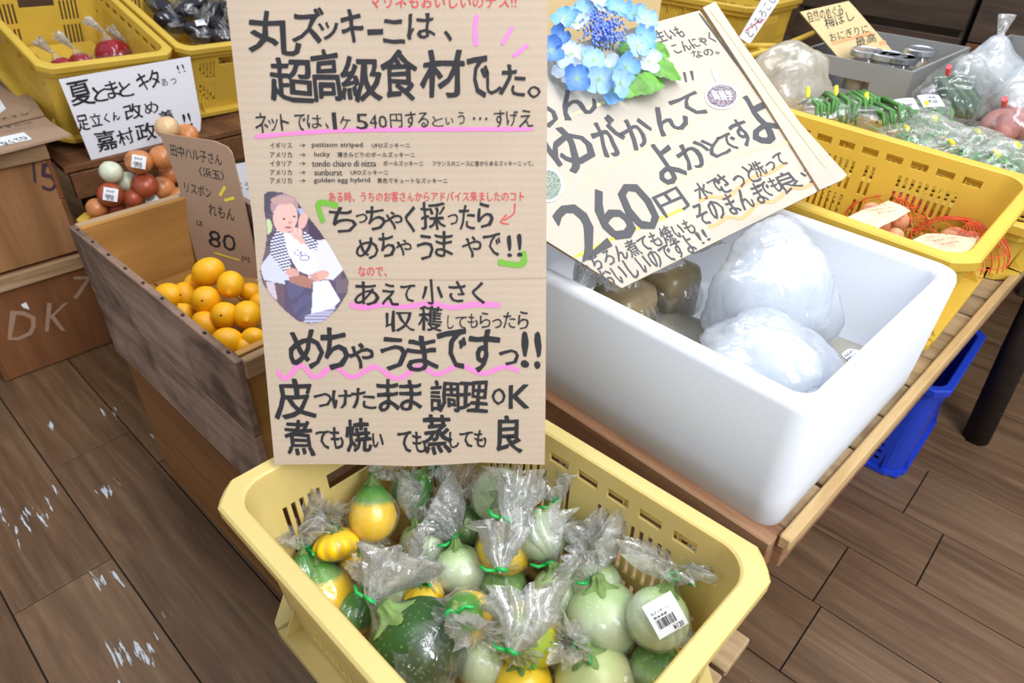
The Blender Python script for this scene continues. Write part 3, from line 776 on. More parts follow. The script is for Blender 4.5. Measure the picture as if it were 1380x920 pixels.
A3 = zz([('ち', 265, 90, 345, 170), ('っ', 345, 110, 380, 140), ('ち', 378, 85, 435, 160), ('ゃ', 433, 105, 490, 160), ('く', 493, 85, 530, 165), ('採', 545, 75, 622, 160), ('っ', 628, 110, 662, 145), ('た', 662, 85, 715, 160), ('ら', 720, 75, 770, 155),
         ('め', 345, 185, 415, 250), ('ち', 415, 170, 465, 245), ('ゃ', 468, 190, 518, 240), ('う', 532, 175, 585, 255), ('ま', 590, 165, 645, 245), ('や', 675, 180, 735, 245), ('で', 740, 170, 795, 240), ('!!', 812, 175, 860, 245),
         ('あ', 340, 320, 415, 395), ('え', 425, 325, 475, 395), ('て', 480, 330, 530, 385), ('小', 547, 315, 615, 390), ('さ', 632, 320, 685, 385), ('く', 703, 320, 742, 390),
         ('収', 432, 410, 525, 475), ('穫', 538, 395, 612, 475)], 330, 240, 2.3)
A4 = zz([('し', 628, 425, 648, 468), ('て', 652, 428, 688, 465), ('も', 692, 420, 722, 465), ('ら', 727, 415, 762, 465), ('っ', 767, 435, 797, 465), ('た', 802, 415, 838, 465), ('ら', 845, 410, 882, 468)], 330, 240, 2.3) + \
     zz([('ネ', 135, 465, 190, 550), ('ッ', 193, 490, 230, 542), ('ト', 240, 470, 275, 540), ('で', 300, 470, 345, 540), ('は', 350, 475, 412, 530), ('、', 425, 508, 440, 532), ('1', 455, 465, 472, 535), ('ケ', 485, 480, 532, 535), ('5', 553, 470, 602, 535), ('4', 607, 472, 640, 532), ('0', 645, 477, 680, 530), ('円', 690, 470, 745, 527), ('す', 753, 460, 803, 530), ('る', 808, 465, 852, 527), ('と', 867, 480, 912, 522), ('い', 922, 485, 955, 515), ('う', 972, 462, 1002, 515), ('…', 1035, 483, 1095, 497), ('す', 1122, 455, 1168, 525), ('げ', 1173, 455, 1222, 522), ('え', 1227, 455, 1283, 525)], 300, 0, 3.067)
rows = []
for k, (c_, r1_) in enumerate([('イギリス', [('pattison striped', 370, 580), ('UFOズッキーニ', 618, 775)]), ('アメリカ', [('lucky', 380, 445), ('薄きみどりのボールズッキーニ', 475, 795)]), ('イタリア', [('tondo chiaro di nizza', 370, 635), ('ボールズッキーニ', 665, 830), ('フランスのニースに昔からあるズッキーニって。', 868, 1285)]), ('アメリカ', [('sunburst', 380, 495), ('UFOズッキーニ', 530, 685)]), ('アメリカ', [('golden egg hybrid', 378, 610), ('黄色でキュートなズッキーニ', 640, 930)])]):
    yc = [600, 639, 675, 712, 746][k]; rows += [(c_, 197, yc-12, 287, yc+12), ('→', 318, yc-7, 344, yc+7)]
    for t_, xa, xb in r1_: rows.append((t_, xa, yc-(13 if t_[0] in 'ptlsg' else 11), xb, yc+(13 if t_[0] in 'ptlsg' else 11)))
rows = zz(rows, 300, 0, 3.067)
def W_(items, mat, bold, wob, pl=MS, par=None, name='lettering', jit=.05, off=.0006):
    its = []
    for t, a, b_, c, d in items:
        it = list(px_item(pl, t, a, b_, c, d)); it[5] += random.uniform(-jit, jit); its.append(tuple(it))
    return write(name, pl, its, mat, par or ms, off, bold, wob)
W_(A1+A2, M['ink'], .035, .07); W_(A3, M['ink'], .022, .07); W_(A4, M['ink'], .008, .06); W_(rows, M['ink'], .002, .02, jit=.005)
W_(zz([('マリネもおいしいのデス!!', 610, -28, 1215, 34)], 300, 0, 3.067) + zz([('ある時、うちのお客さんからアドバイス来ましたのコト', 440, 790, 1245, 833)], 300, 0, 3.067) + zz([('なので、', 352, 272, 440, 304)], 330, 240, 2.3), M['red'], .004, .03, jit=.01)
for i, (pts, w_, mm) in enumerate([
    ([(343, 184), (420, 178), (480, 175), (600, 174), (719, 174)], .0042, 'pink'),
    ([(643, 20), (640, 40), (642, 62)], .005, 'pink'), ([(691, 36), (684, 48), (676, 60)], .004, 'pink'), ([(712, 60), (702, 68), (691, 76)], .004, 'pink'),
    ([(471, 410), (490, 414), (520, 410), (545, 413), (580, 409), (610, 414), (640, 410), (675, 411)], .006, 'pink'),
    ([(374, 499), (385, 510), (405, 492), (425, 508), (450, 494), (475, 508), (505, 494), (535, 510), (565, 494), (590, 504), (620, 492), (650, 503), (680, 494), (700, 500)], .0055, 'pink'),
    ([(456, 277), (430, 274), (436, 300)], .006, 'green'), ([(706, 338), (703, 356), (671, 353)], .007, 'green'),
    ([(694, 274), (692, 288), (678, 297)], .0014, 'red'), ([(683, 289), (675, 299), (686, 302)], .0014, 'red')]):
    stroke('marker_stroke', MS, pts, w_, M[mm], ms, .0004 if mm == 'pink' else .0005)
vv, ff = tube([(.500, .735, .005), (.470, .690, .55), (.438, .622, 1.02)], .009, 8)
o = link('support_stake', vv, ff, M['darkw2'], None, smooth=True); o.parent = ms; o.matrix_parent_inverse = MS.mat().inverted()
# tape strip across the foot of the sign, and the thin horizontal fold
stroke('fold_line', MS, [(345, 377), (450, 375), (600, 377), (737, 374)], .0012, flat('fold_shade', '#AE9880', .9), ms, .0003)
# the photo print of a baby
def baby(x, y):
    X = (x-340)*4.38; Y = (y-240)*4.38
    def el(cx, cy, rx, ry, rot=0):
        c, s = math.cos(rot), math.sin(rot); dx, dy = X-cx, Y-cy; return ((dx*c+dy*s)/rx)**2+((-dx*s+dy*c)/ry)**2 < 1
    def pg(p):
        c = False
        for i in range(len(p)):
            xa, ya = p[i]; xb, yb = p[i-1]
            if (ya > Y) != (yb > Y) and X < (xb-xa)*(Y-ya)/(yb-ya)+xa: c = not c
        return c
    nn = noise.noise(Vector((X*.02, Y*.02, 0)))
    colr = '#6A5868' if nn > 0 else '#584A5C'
    if pg([(245, 90), (300, 110), (330, 230), (300, 250), (245, 140)]): colr = '#A8AEC8'
    if pg([(255, 140), (305, 140), (300, 180), (258, 178)]): colr = '#34344A'
    if Y > 250 and X > 330 and Y < 360: colr = '#4A3A50'
    if el(95, 285, 22, 45): colr = '#B8CC98'
    if Y < 210 and X < 140: colr = '#4E4858'
    if Y > 600: colr = '#6B5462' if X < 190 else '#5A4C66'
    if pg([(45, 520), (110, 440), (240, 560), (210, 630), (70, 600)]): colr = '#C8C8DA'
    if pg([(80, 610), (130, 610), (150, 720), (100, 690)]): colr = '#C6B8C0'
    if pg([(350, 370), (440, 360), (540, 540), (480, 600), (330, 590)]): colr = '#D4D2E2'
    if pg([(190, 600), (360, 600), (370, 800), (310, 850), (250, 800)]): colr = '#5C5878' if nn < .1 else '#524E6C'
    if pg([(360, 610), (450, 600), (520, 720), (400, 860), (300, 850), (350, 800)]): colr = '#DAD8E8'
    if pg([(310, 810), (500, 760), (420, 860), (310, 850)]): colr = '#B8B6D0' if int(Y/9) % 2 else '#8884A4'
    if pg([(490, 600), (570, 590), (560, 680), (500, 680)]): colr = '#70606C'
    # striped shirt, bib
    if pg([(150, 300), (110, 370), (110, 450), (190, 560), (230, 520), (215, 420), (210, 330)]) or pg([(310, 310), (390, 380), (380, 425), (330, 420), (290, 360)]):
        colr = '#3E4268' if int((Y+X*.25)/9) % 2 else '#E2E0EC'
    if pg([(180, 310), (240, 330), (330, 400), (400, 520), (330, 570), (270, 545), (215, 450)]): colr = '#E4E0EE'
    for (cx, cy, rx, ry) in ((270, 440, 22, 14), (310, 470, 28, 16), (300, 445, 18, 12)):
        q = ((X-cx)/rx)**2+((Y-cy)/ry)**2
        if .7 < q < 1.15: colr = '#5A5C90'
    # head
    if el(190, 165, 82, 72): colr = '#A88890'
    if el(196, 230, 72, 92, .1): colr = '#DDB0A8'
    if el(180, 130, 70, 26): colr = '#B89490'
    if el(300, 250, 26, 52, .3): colr = '#D8A8A0'
    if el(188, 240, 9, 5) or el(248, 228, 9, 5): colr = '#3A2C34'
    if el(222, 262, 12, 8): colr = '#C48C84'
    if el(212, 290, 20, 7): colr = '#B06468'
    if el(225, 215, 95, 10) and False: colr = '#fff'
    if el(262, 325, 36, 34): colr = '#E2B4AA'
    if pg([(240, 320), (300, 350), (320, 380), (290, 390), (250, 345)]): colr = '#DCAAA2'
    for q in range(4):
        if el(238+q*14, 306, 5, 16): colr = '#E8C0B4' if q % 2 else '#D69E96'
    if el(238, 556, 40, 26, .3): colr = '#D49C94'
    if pg([(215, 585), (300, 570), (355, 600), (350, 650), (290, 640), (220, 610)]): colr = '#A87468'
    if el(400, 575, 55, 28, -.3): colr = '#D8A498'
    for q in range(4):
        if el(355+q*6, 570+q*12, 28, 4, -.2): colr = '#C08880'
    return colr
bp = [(356, 262), (362, 258), (380, 259), (397, 266), (410, 285), (430, 310), (445, 332), (460, 358), (470, 378), (468, 395), (455, 415), (437, 432), (420, 436), (402, 432), (385, 418), (368, 400), (355, 382), (351, 365), (358, 335), (361, 310), (357, 285)]
print_mesh('photo_print', MS, bp, baby, ms, 1.1)

# ------------------------------------------------------------------ table
tb = thing('slatted_table', (.59, .132, 0), 'low wooden display table of rough boards carrying the white foam box', 'table')
y_ = 0; DT = .632
def tl(*p): return Vector(p)-Vector((.59, .132, 0))
xw = .095; X = .632; k = 0
board('front_board', (.034, 1.293, .052), M['redwood'], tb, tl(.607, .7945, DT-.020), warp=.001)
while X < 1.66:
    w = xw*random.uniform(.9, 1.1); board('board', (w-.006, 1.293, .016), M['deck'], tb, tl(X+w/2-.002, .7945, DT-.009+random.uniform(-.001, .001)), warp=.0012); X += w; k += 1
board('trim', (1.15, .015, .020), M['deckx'], tb, tl(1.180, .139, DT+.002), warp=.0012, bev=.002)
board('side_rail', (1.14, .02, .03), M['redwood'], tb, tl(1.18, .146, DT-.030))
for xx in (.75, 1.49):
    for yy in (.30, 1.36): board('leg', (.05, .05, .585), M['darkw2'], tb, tl(xx, yy, .2925))
for yy in (.30, 1.36): board('cross_rail', (1.05, .03, .03), M['darkw2'], tb, tl(1.18, yy, .6))

# ------------------------------------------------------------------ foam box
fb = thing('foam_box', (.826, .47, DT), 'white expanded foam cooler box with rounded rim on the table', 'box')
Ax, Ay, hh = .226, .32, .198
prof = [(Ax-.012, Ay-.012, .022, .0), (Ax-.006, Ay-.006, .026, .006), (Ax-.004, Ay-.004, .03, .05), (Ax, Ay, .032, hh-.012), (Ax-.003, Ay-.003, .03, hh-.003), (Ax-.008, Ay-.008, .028, hh),
        (Ax-.018, Ay-.018, .024, hh), (Ax-.022, Ay-.022, .022, hh-.003), (Ax-.024, Ay-.024, .022, hh-.012), (Ax-.034, Ay-.034, .015, .035), (Ax-.040, Ay-.040, .012, .028)]
rings = []
for i, (a_, b_, r_, z_) in enumerate(prof):
    rg = rrect(a_, b_, r_, z_, 8); rings.append(rg)
vv, ff = loft(rings, True, True); o = link('box_body', vv, ff, M['foam'], fb, smooth=True); fixn(o)
o.data.polygons[-1].use_smooth = False
md = o.modifiers.new('bevel', 'EDGE_SPLIT'); md.split_angle = math.radians(50)

def blob(name, root, cen, rad, mat, seed, corners=(), n=72, m_=44, amp=.10, rot=0, pleatdir=None):
    V = []; F = []; c, s = math.cos(rot), math.sin(rot)
    for i in range(m_+1):
        ph = PI*i/m_
        for j in range(n):
            t = 2*PI*j/n; d = Vector((math.sin(ph)*math.cos(t), math.sin(ph)*math.sin(t), -math.cos(ph)))
            k = 1+amp*noise.noise(d*1.6+Vector((seed, 0, 0)))*2+.035*noise.noise(d*7+Vector((0, seed, 0)))+.012*noise.noise(d*22+Vector((0, seed, 0)))+(.03*noise.noise(Vector((d.x*15, d.y*15, d.z*4+seed))) if mat.name == 'frosted_bag' else 0)
            for cd_, h_, sh in corners:
                q = max(0, d.dot(Vector(cd_).normalized())); k += h_*q**sh*(1+.12*math.sin(9*math.atan2(d.cross(Vector(cd_)).z, d.dot(Vector(cd_)))))
            x, y, z = d.x*rad[0]*k, d.y*rad[1]*k, d.z*rad[2]*k
            V.append((cen[0]+x*c-y*s, cen[1]+x*s+y*c, cen[2]+z))
    for i in range(m_):
        for j in range(n): F.append((i*n+j, i*n+(j+1) % n, (i+1)*n+(j+1) % n, (i+1)*n+j))
    return link(name, V, F, mat, root, smooth=True)
FZ = DT+.035
ice_in = flat('crushed_ice', '#CFD8E2', .5, .4, .03, 40, .6, .1)
t_ = thing('ice_bag', (.868, .335, FZ+.030), 'large bulging white plastic bag of ice standing in the foam box', 'bag', 'white ice bags in the foam box')
blob('bag_film', t_, (0, 0, .088), (.090, .082, .082), M['ice'], 3, [((-.8, .7, -.5), .35, 6), ((.5, .2, 1), .22, 10), ((.4, -.9, -.5), .35, 8)], rot=.3)
blob('ice', t_, (0, 0, .084), (.074, .068, .068), ice_in, 5, n=24, m_=16)
t_ = thing('ice_bag', (.762, .272, FZ+.04), 'flatter white plastic bag of ice lying at the near side of the foam box', 'bag', 'white ice bags in the foam box')
blob('bag_film', t_, (0, 0, .045), (.078, .085, .045), M['ice'], 8, [((.7, .4, .9), .35, 14), ((-.9, .6, .1), .35, 8)], rot=.2)
blob('ice', t_, (0, 0, .042), (.064, .07, .034), ice_in, 9, n=24, m_=16)
# konjac packs and paper-wrapped parcels
newsp, nt, b = mk('newsprint_wrap')
v = coords(nt); br = N(nt, 'ShaderNodeTexBrick'); br.inputs['Scale'].default_value = 90; br.inputs['Mortar Size'].default_value = .06; nt.links.new(v, br.inputs['Vector'])
br.inputs['Color1'].default_value = (.25, .23, .2, 1); br.inputs['Color2'].default_value = (.34, .32, .27, 1); br.inputs['Mortar'].default_value = (.42, .40, .34, 1)
nt.links.new(br.outputs[0], b.inputs['Base Color']); b.inputs['Roughness'].default_value = .5
qp = P(1136, 482, .70)
for (x, y, yw, lab, tcol) in ((qp.x, qp.y, .1, 'newsprint-wrapped konjac parcel with printed white label, right end of the foam box', 1), (.69, .42, .5, 'newsprint-wrapped konjac parcel with white label, beneath the corner of the price sign', 1), (.80, .42, .2, 'newsprint-wrapped konjac parcel under the large ice bag', 0)):
    root = thing('wrapped_parcel', (x, y, FZ-.004), lab, 'parcel', 'wrapped konjac parcels in the foam box', rot=(0, 0, yw))
    rg = [rrect(.05*q, .062*q, .012, z_, 4) for q, z_ in ((.9, .0), (1, .008), (1, .03), (.93, .04), (.6, .044))]
    vv, ff = loft(rg, True, True); fixn(link('wrap', vv, ff, newsp, root, smooth=True))
    if tcol: put_label(root, (.005, -.015, .0455), (0, 0, 1), (.2, 1, 0), .05, .034, [('こんにゃく', -.1, .3, .6, .18), ('原材料名 こんにゃくいも', 0, .1, .85, .12), ('内容量 300g', -.1, -.08, .6, .12), ('保存方法 要冷蔵', -.05, -.25, .7, .12)], barcode=False)
    vv, ff = tube([(-.03, -.035, .035), (-.035, -.04, .05), (-.04, -.045, .068)], [.006, .004, .014], 8); link('bag_tail', vv, ff, M['tail'], root, smooth=True)
for (x, y, pz, lab, sd) in ((.755, .51, .045, 'clear bag holding a dull brown konjac block, left of the large ice bag', 1), (.86, .50, .045, 'clear tied bag with a brown konjac block between the other block and the ice bag', 2), (.68, .56, .02, 'brown konjac block in clear bag in the shade under the price sign', 3)):
    root = thing('konjac_bag', (x, y, FZ+pz-.045), lab, 'konjac', 'bagged konjac blocks in the foam box')
    rg = [rrect(.045*q, .04*q, .018, z_, 5) for q, z_ in ((.8, .0), (1, .01), (1, .075), (.9, .092), (.6, .098))]
    vv, ff = loft(rg, True, True); fixn(link('konjac_block', vv, ff, M['konjac'], root, smooth=True))
    bag_mesh(root, (0, 0, .05), .056, .055, (0, 0, 1), (.012, -.005, .118), (.045, -.02, .15), tail_r=.022, seed=sd+40, tie=False)

# ------------------------------------------------------------------ price sign on the foam box
PS = Plane((.6391, .4369, -.452+CAMH), (.9841, -.1513, .0927), (.0744, .8249, .5603))
ps = sign_root('price_sign', PS, 'large pale cardboard price sign reading 260 yen, leaning over the white foam box', 'sign')
e1, e2 = PS.uv(1075, 273), PS.uv(1138, 241)
cut = PS.uv(838, 388); lft = PS.uv(736, 324)
tr1, tr2 = PS.uv(943, 14), PS.uv(966, 6)
tl0 = PS.uv(871, 33); slope = ((tr1[1]-tl0[1])/(tr1[0]-tl0[0]))
tlx = -.02
body = [cut, (PS.uv(1100, 259)), PS.uv(1108, 246), PS.uv(1020, 128), tr1, tl0, (tlx, tl0[1]+(tlx-tl0[0])*slope), (-.065, .30), (-.075, lft[1]), lft]
poly_card('card_panel', PS, body, M['card2'], ps, .004, 0, M['edge'])
flap = [PS.uv(1102, 258), PS.uv(1132, 245), PS.uv(1139, 238), PS.uv(1076, 168), PS.uv(1000, 62), PS.uv(968, 14), PS.uv(962, 5), PS.uv(945, 13), PS.uv(1020, 127)]
poly_card('folded_flap', PS, flap, M['card2'], ps, .005, .0045, M['edge'])
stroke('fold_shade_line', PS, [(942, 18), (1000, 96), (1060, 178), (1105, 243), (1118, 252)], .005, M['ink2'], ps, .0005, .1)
stroke('marker_stroke', PS, [(955, 16), (985, 56), (1010, 92), (1040, 136), (1075, 182), (1110, 228)], .005, flat('faded_orange_marker', '#E8C498', .7), ps, .0052)
def LP(items, mat, bold, wob, off=.0006):
    return write('lettering', PS, [line_item(PS, *it) for it in items], mat, ps, off, bold, wob)
def Z5(x, y): return 730+x/2.36, y/2.36
def l5(t, xa, ya, xb, yb, h): a = Z5(xa, ya); b_ = Z5(xb, yb); return (t, a[0], a[1], b_[0], b_[1], h)
LP([l5('生いも', 362, 118, 448, 98, .024), l5('こんにゃく', 418, 158, 545, 118, .022), l5('なの。', 478, 175, 560, 160, .016)], M['ink2'], .02, .05)
LP([l5('ち', -40, 370, 30, 335, .055), l5('ん', 45, 345, 165, 305, .05), l5('〃', 448, 248, 488, 238, .018),
    l5('ゆ', 20, 490, 160, 462, .075), l5('が', 165, 450, 258, 420, .065), l5('か', 262, 440, 345, 400, .05), l5('ん', 350, 400, 448, 360, .05), l5('て', 425, 352, 510, 322, .042),
    l5('よ', 350, 530, 430, 500, .07), l5('か', 436, 510, 525, 470, .045), l5('と', 525, 480, 580, 450, .035), l5('で', 572, 460, 616, 444, .032), l5('す', 610, 430, 662, 410, .05), l5('よ', 640, 400, 745, 360, .09)], M['ink2'], .03, .08)
LP([l5('2', 75, 755, 175, 705, .085), l5('6', 178, 705, 258, 660, .085), l5('0', 262, 675, 350, 635, .078), l5('円', 372, 660, 452, 625, .036)], M['ink2'], .022, .05)
LP([l5('水で', 490, 615, 570, 580, .028), l5('さっと', 560, 590, 680, 545, .034), l5('洗って', 670, 545, 770, 500, .028), l5('そのまんま', 488, 690, 705, 610, .036), l5('でも', 695, 610, 755, 580, .028), l5('良ッ', 755, 590, 870, 540, .036)], M['ink2'], .022, .06)
LP([l5('もちろん煮ても焼いも', 115, 855, 480, 715, .026), l5('おいしいのですよ', 190, 895, 480, 770, .03), l5('!!', 498, 760, 525, 745, .02)], M['ink2'], .02, .05)
for pts, w_, mm in [([(20, 395), (100, 365), (200, 325)], .005, 'ymarkp'), ([(122, 590), (260, 510), (400, 430), (540, 360)], .005, 'ymarkp'), ([(390, 590), (520, 530), (660, 480), (790, 452)], .006, 'ymarkp'),
                   ([(105, 818), (220, 762), (340, 712), (458, 660)], .0045, 'ymark'),
                   ([(500, 640), (540, 625), (590, 628), (630, 595), (680, 560), (720, 552), (780, 515)], .0055, 'orange'),
                   ([(530, 722), (560, 712), (590, 690), (640, 692), (690, 645), (740, 640), (790, 600), (830, 598), (880, 572)], .0055, 'orange')]:
    stroke('marker_stroke', PS, [Z5(*p) for p in pts], w_, M[mm], ps, .0004)
# two stickers
def st_paint(cx, cy, base, ink_, w2):
    def f(x, y):
        q = noise.noise(Vector((x*.55, y*.55, 3))); g = ((int(x*.9) + int(y*.9)) % 2)
        return base if q > .05 else (ink_ if g else w2)
    return f
def blobpx(cx, cy, rx, ry, n=18, sq=0, rot=0): return [(cx+rx*math.cos(k*2*PI/n+rot)*(1+sq*math.cos(4*k*PI/n)), cy+ry*math.sin(k*2*PI/n+rot)) for k in range(n)]
o = poly_card('sticker', PS, [PS.uv(*p) for p in blobpx(972, 130, 23, 18)], M['label'], ps, .0004, .0012)
print_mesh('sticker_print', PS, blobpx(972, 130, 20, 15), st_paint(0, 0, '#4A3A46', '#77656F', '#A89CA6'), ps, 1.0, .002)
W_([('蒟蒻芋', 959, 124, 986, 136)], M['label'], .03, 0, PS, ps, 'sticker_lettering', 0, .0025)
stroke('sticker_handle', PS, [(968, 114), (963, 102), (960, 92)], .006, M['label'], ps, .001)
poly_card('sticker', PS, [PS.uv(*p) for p in blobpx(738, 250, 21, 23)], M['label'], ps, .0004, .0012)
print_mesh('sticker_print', PS, blobpx(738, 250, 18, 20), st_paint(0, 0, '#6E7A70', '#3E5A4C', '#AEB8A8'), ps, 1.0, .002)

# ------------------------------------------------------------------ hydrangea spray
pet, nt, b = mk('hydrangea_petal')
at = N(nt, 'ShaderNodeVertexColor', layer_name='tint'); nt.links.new(at.outputs[0], b.inputs['Base Color']); b.inputs['Roughness'].default_value = .7
tr = N(nt, 'ShaderNodeBsdfTranslucent'); nt.links.new(at.outputs[0], tr.inputs[0]); mx = N(nt, 'ShaderNodeMixShader'); mx.inputs[0].default_value = .3
nt.links.new(b.outputs[0], mx.inputs[1]); nt.links.new(tr.outputs[0], mx.inputs[2]); nt.links.new(mx.outputs[0], nt.nodes['Material Output'].inputs[0])
HP = PS.o + PS.n*.035
def onps(x, y, off):
    d = ray(x, y); o_ = PS.o+PS.n*off; return CAM+d*((o_-CAM).dot(PS.n)/d.dot(PS.n))
hc = onps(795, 62, 0)
hy = thing('artificial_hydrangea', hc, 'artificial blue hydrangea spray clipped to the top left of the price sign', 'flower')
def colored(name, V, F, C, parent, mat):
    o = link(name, V, F, mat, parent, smooth=True); ca = o.data.color_attributes.new('tint', 'FLOAT_COLOR', 'POINT'); ca.data.foreach_set('color', [q for c in C for q in (*c, 1)]); return o
def floret(p, nrm, r, ct, ce, seed):
    rnd = random.Random(seed); x, y, z = frame(nrm); V = []; F = []; C = []; rot0 = rnd.random()*2
    a0, a1 = L(ct), L(ce)
    for k in range(4):
        th = rot0+k*PI/2; dx = x*math.cos(th)+y*math.sin(th); dy = -x*math.sin(th)+y*math.cos(th); b0 = len(V); nu, nv = 7, 7; cup = rnd.uniform(-.1, .35); tw = rnd.uniform(-.3, .3)
        for i in range(nu):
            s = i/(nu-1)
            for j in range(nv):
                t = (j/(nv-1)-.5)*2; wdt = .5*math.sin(min(1, s*1.12+.08)*PI*.62)**.8*(1 if s < .85 else 1-.5*((s-.85)/.15)**2)
                q = p+dx*r*s*(1-.1*t*t)+dy*r*wdt*t+z*r*(cup*s*s+.15*t*t*s+tw*t*s*.4-.06*math.sin(s*PI)+k*.012+.03*math.sin(t*6+seed)*s)
                V.append(tuple(q)); m_ = min(1, s*1.4); cc_ = tuple(a0[e]*(1-m_)+a1[e]*m_ for e in range(3))
                if s < .14: cc_ = L('#A8CC70')
                C.append(cc_)
        for i in range(nu-1):
            for j in range(nv-1): F.append((b0+i*nv+j, b0+i*nv+j+1, b0+(i+1)*nv+j+1, b0+(i+1)*nv+j))
    return colored('floret', V, F, C, hy, pet)
FLO = [(370, 60, 'b'), (275, 190, 'w'), (130, 330, 'd'), (250, 450, 'w'), (425, 500, 'l'), (570, 570, 'w'), (700, 560, 'b'), (790, 380, 'l'), (885, 510, 'w'), (290, 650, 'd'), (590, 745, 'b'), (480, 20, 'w'), (630, 70, 'b'), (765, 120, 'b'), (860, 165, 'l'), (200, 570, 'w'), (470, 660, 'l'), (75, 420, 'd'), (190, 150, 'b'), (520, 60, 'w'), (330, 120, 'l'), (850, 320, 'b'), (650, 690, 'l')]
CT = {'b': ('#A8D0EC', '#7CB4E8'), 'w': ('#E0ECF0', '#D4E4F2'), 'l': ('#C4E0F0', '#A0CAEE'), 'd': ('#8CB4E4', '#5688D4')}
for k, (a, b_, kd) in enumerate(FLO):
    x, y = 730+a/6.135, b_/6.135; off = .018+.014*((k*7) % 5)/4
    cx_, cy_ = 805, 70; p = onps(x, y, off)-Vector(hc)
    nrm = (PS.n*.9 + RT*(x-cx_)/70*.6 - UP*(y-cy_)/70*.6 + (CAM-hc).normalized()*.5 + Vector((random.uniform(-.35, .35), random.uniform(-.35, .35), random.uniform(-.35, .35)))).normalized()
    floret(p, nrm, .0215, *CT[kd], k)
mb = MB(); rnd = random.Random(4)
for k in range(330):
    a = rnd.gauss(500, 75); b_ = rnd.gauss(245, 65) + (a-500)*.1
    p = onps(730+a/6.135, b_/6.135, .012+rnd.random()*.026)-Vector(hc); r = .0028
    mb.add(([p+Vector(q)*r for q in ((1, 0, 0), (-1, 0, 0), (0, 1, 0), (0, -1, 0), (0, 0, 1), (0, 0, -1))], [(0, 2, 4), (2, 1, 4), (1, 3, 4), (3, 0, 4), (2, 0, 5), (1, 2, 5), (3, 1, 5), (0, 3, 5)]))
tag(mb.obj('bud_cluster', flat('blue_bud', '#7590E4', .5, .3, .2, 90), hy, smooth=True), 'dense cluster of tiny blue buds', kind='stuff')
mb = MB()
for k in range(7):
    a = 420+k*28; p0 = onps(730+a/6.135, 420/6.135, .0)-Vector(hc); p1 = onps(730+(a+rnd.uniform(-30, 30))/6.135, 230/6.135, .016)-Vector(hc)
    mb.add(tube([p0, (p0+p1)/2+PS.n*.006, p1], .0009, 5))
mb.obj('stalk', flat('green_stalk', '#6E8848', .6), hy, smooth=True)
def leaf(parent, p0, p1, w, nrm, mat, serr=.12, n=14, fold=.2):
    p0, p1 = Vector(p0), Vector(p1); d = p1-p0; ln = d.length; d.normalize(); s_ = Vector(nrm).cross(d).normalized(); nn_ = d.cross(s_); V = []; F = []
    for i in range(n+1):
        s = i/n; ww = w*math.sin(PI*min(1, s*.93+.05))**.75*(1-serr*(i % 2)); c = p0+d*ln*s - nn_*0+nn_*ln*.12*math.sin(s*PI)
        for t in (-1, -.5, 0, .5, 1): V.append(tuple(c+s_*ww*t+nn_*(abs(t)*ww*fold+.02*ln*math.sin(s*18+t*2))))
    for i in range(n):
        for j in range(4): F.append((i*5+j, i*5+j+1, (i+1)*5+j+1, (i+1)*5+j))
    return link('leaf', V, F, mat, parent, smooth=True)
M['hleaf'] = flat('hydrangea_leaf', '#5E9438', .45, .4, .3, 60, .5)
for (a0, b0, a1, b1, w_) in ((820, 560, 1150, 660, .021), (860, 420, 1060, 470, .018), (690, 780, 1010, 680, .020), (650, 440, 700, 350, .010), (660, 800, 760, 740, .012)):
    leaf(hy, onps(730+a0/6.135, b0/6.135, .006)-hc, onps(730+a1/6.135, b1/6.135, .010)-hc, w_, PS.n, M['hleaf'])

# ------------------------------------------------------------------ wooden lemon crate and the crate under it
def wood_crate(name, loc, rz, W, Lg, H, label, outm, innm, floor_z, sides=2, cleat=True, t=.013):
    root = thing(name, loc, label, 'crate', rot=(0, 0, rz)); hb = H/sides
    for sx in (-1, 1):
        for k in range(sides): board('side_board', (t, Lg, hb-.004), outm, root, (sx*(W/2-t/2), 0, hb*(k+.5)), warp=.0008, bev=.0015)
    for sy in (-1, 1):
        board('end_board', (W-2*t, t, H-.004), innm, root, (0, sy*(Lg/2-t*1.6), H/2), bev=.001)
        if cleat:
            board('cleat', (W-2*t+.004, .016, .034), M['cleat'], root, (0, sy*(Lg/2-.002), H-.019), warp=.0008)
            board('cleat', (W-2*t+.004, .016, .034), M['cleat'], root, (0, sy*(Lg/2-.002), .02), warp=.0008)
    for k in range(3): board('bottom_board', ((W-2*t)/3-.002, Lg-.05, .008), innm, root, ((k-1)*(W-2*t)/3, 0, floor_z))
    mb = MB()
    for sx in (-1, 1):
        for k in range(9):
            y = -Lg/2+.03+k*(Lg-.06)/8; mb.box(sx*(W/2-t/2)-.002, sx*(W/2-t/2)+.002, y-.003, y+.003, H-.001, H+.0008)
    mb.obj('nail_head', M['darkw'], root); return root
lc = wood_crate('lemon_crate', (.413, 1.147, .386), math.radians(3), .31, .62, .300, 'weathered wooden crate holding lemons, left of the big cardboard sign', M['grayw'], M['innerw'], .135)
wood_crate('wooden_crate', (.420, 1.150, 0), math.radians(3), .30, .61, .384, 'brown wooden crate directly beneath the lemon crate', M['brownw'], M['brownw'], .01)
# ink marks on the crate side
LS = Plane((.262, 1.30, .62), (.05, -1, 0), (0, 0, 1))
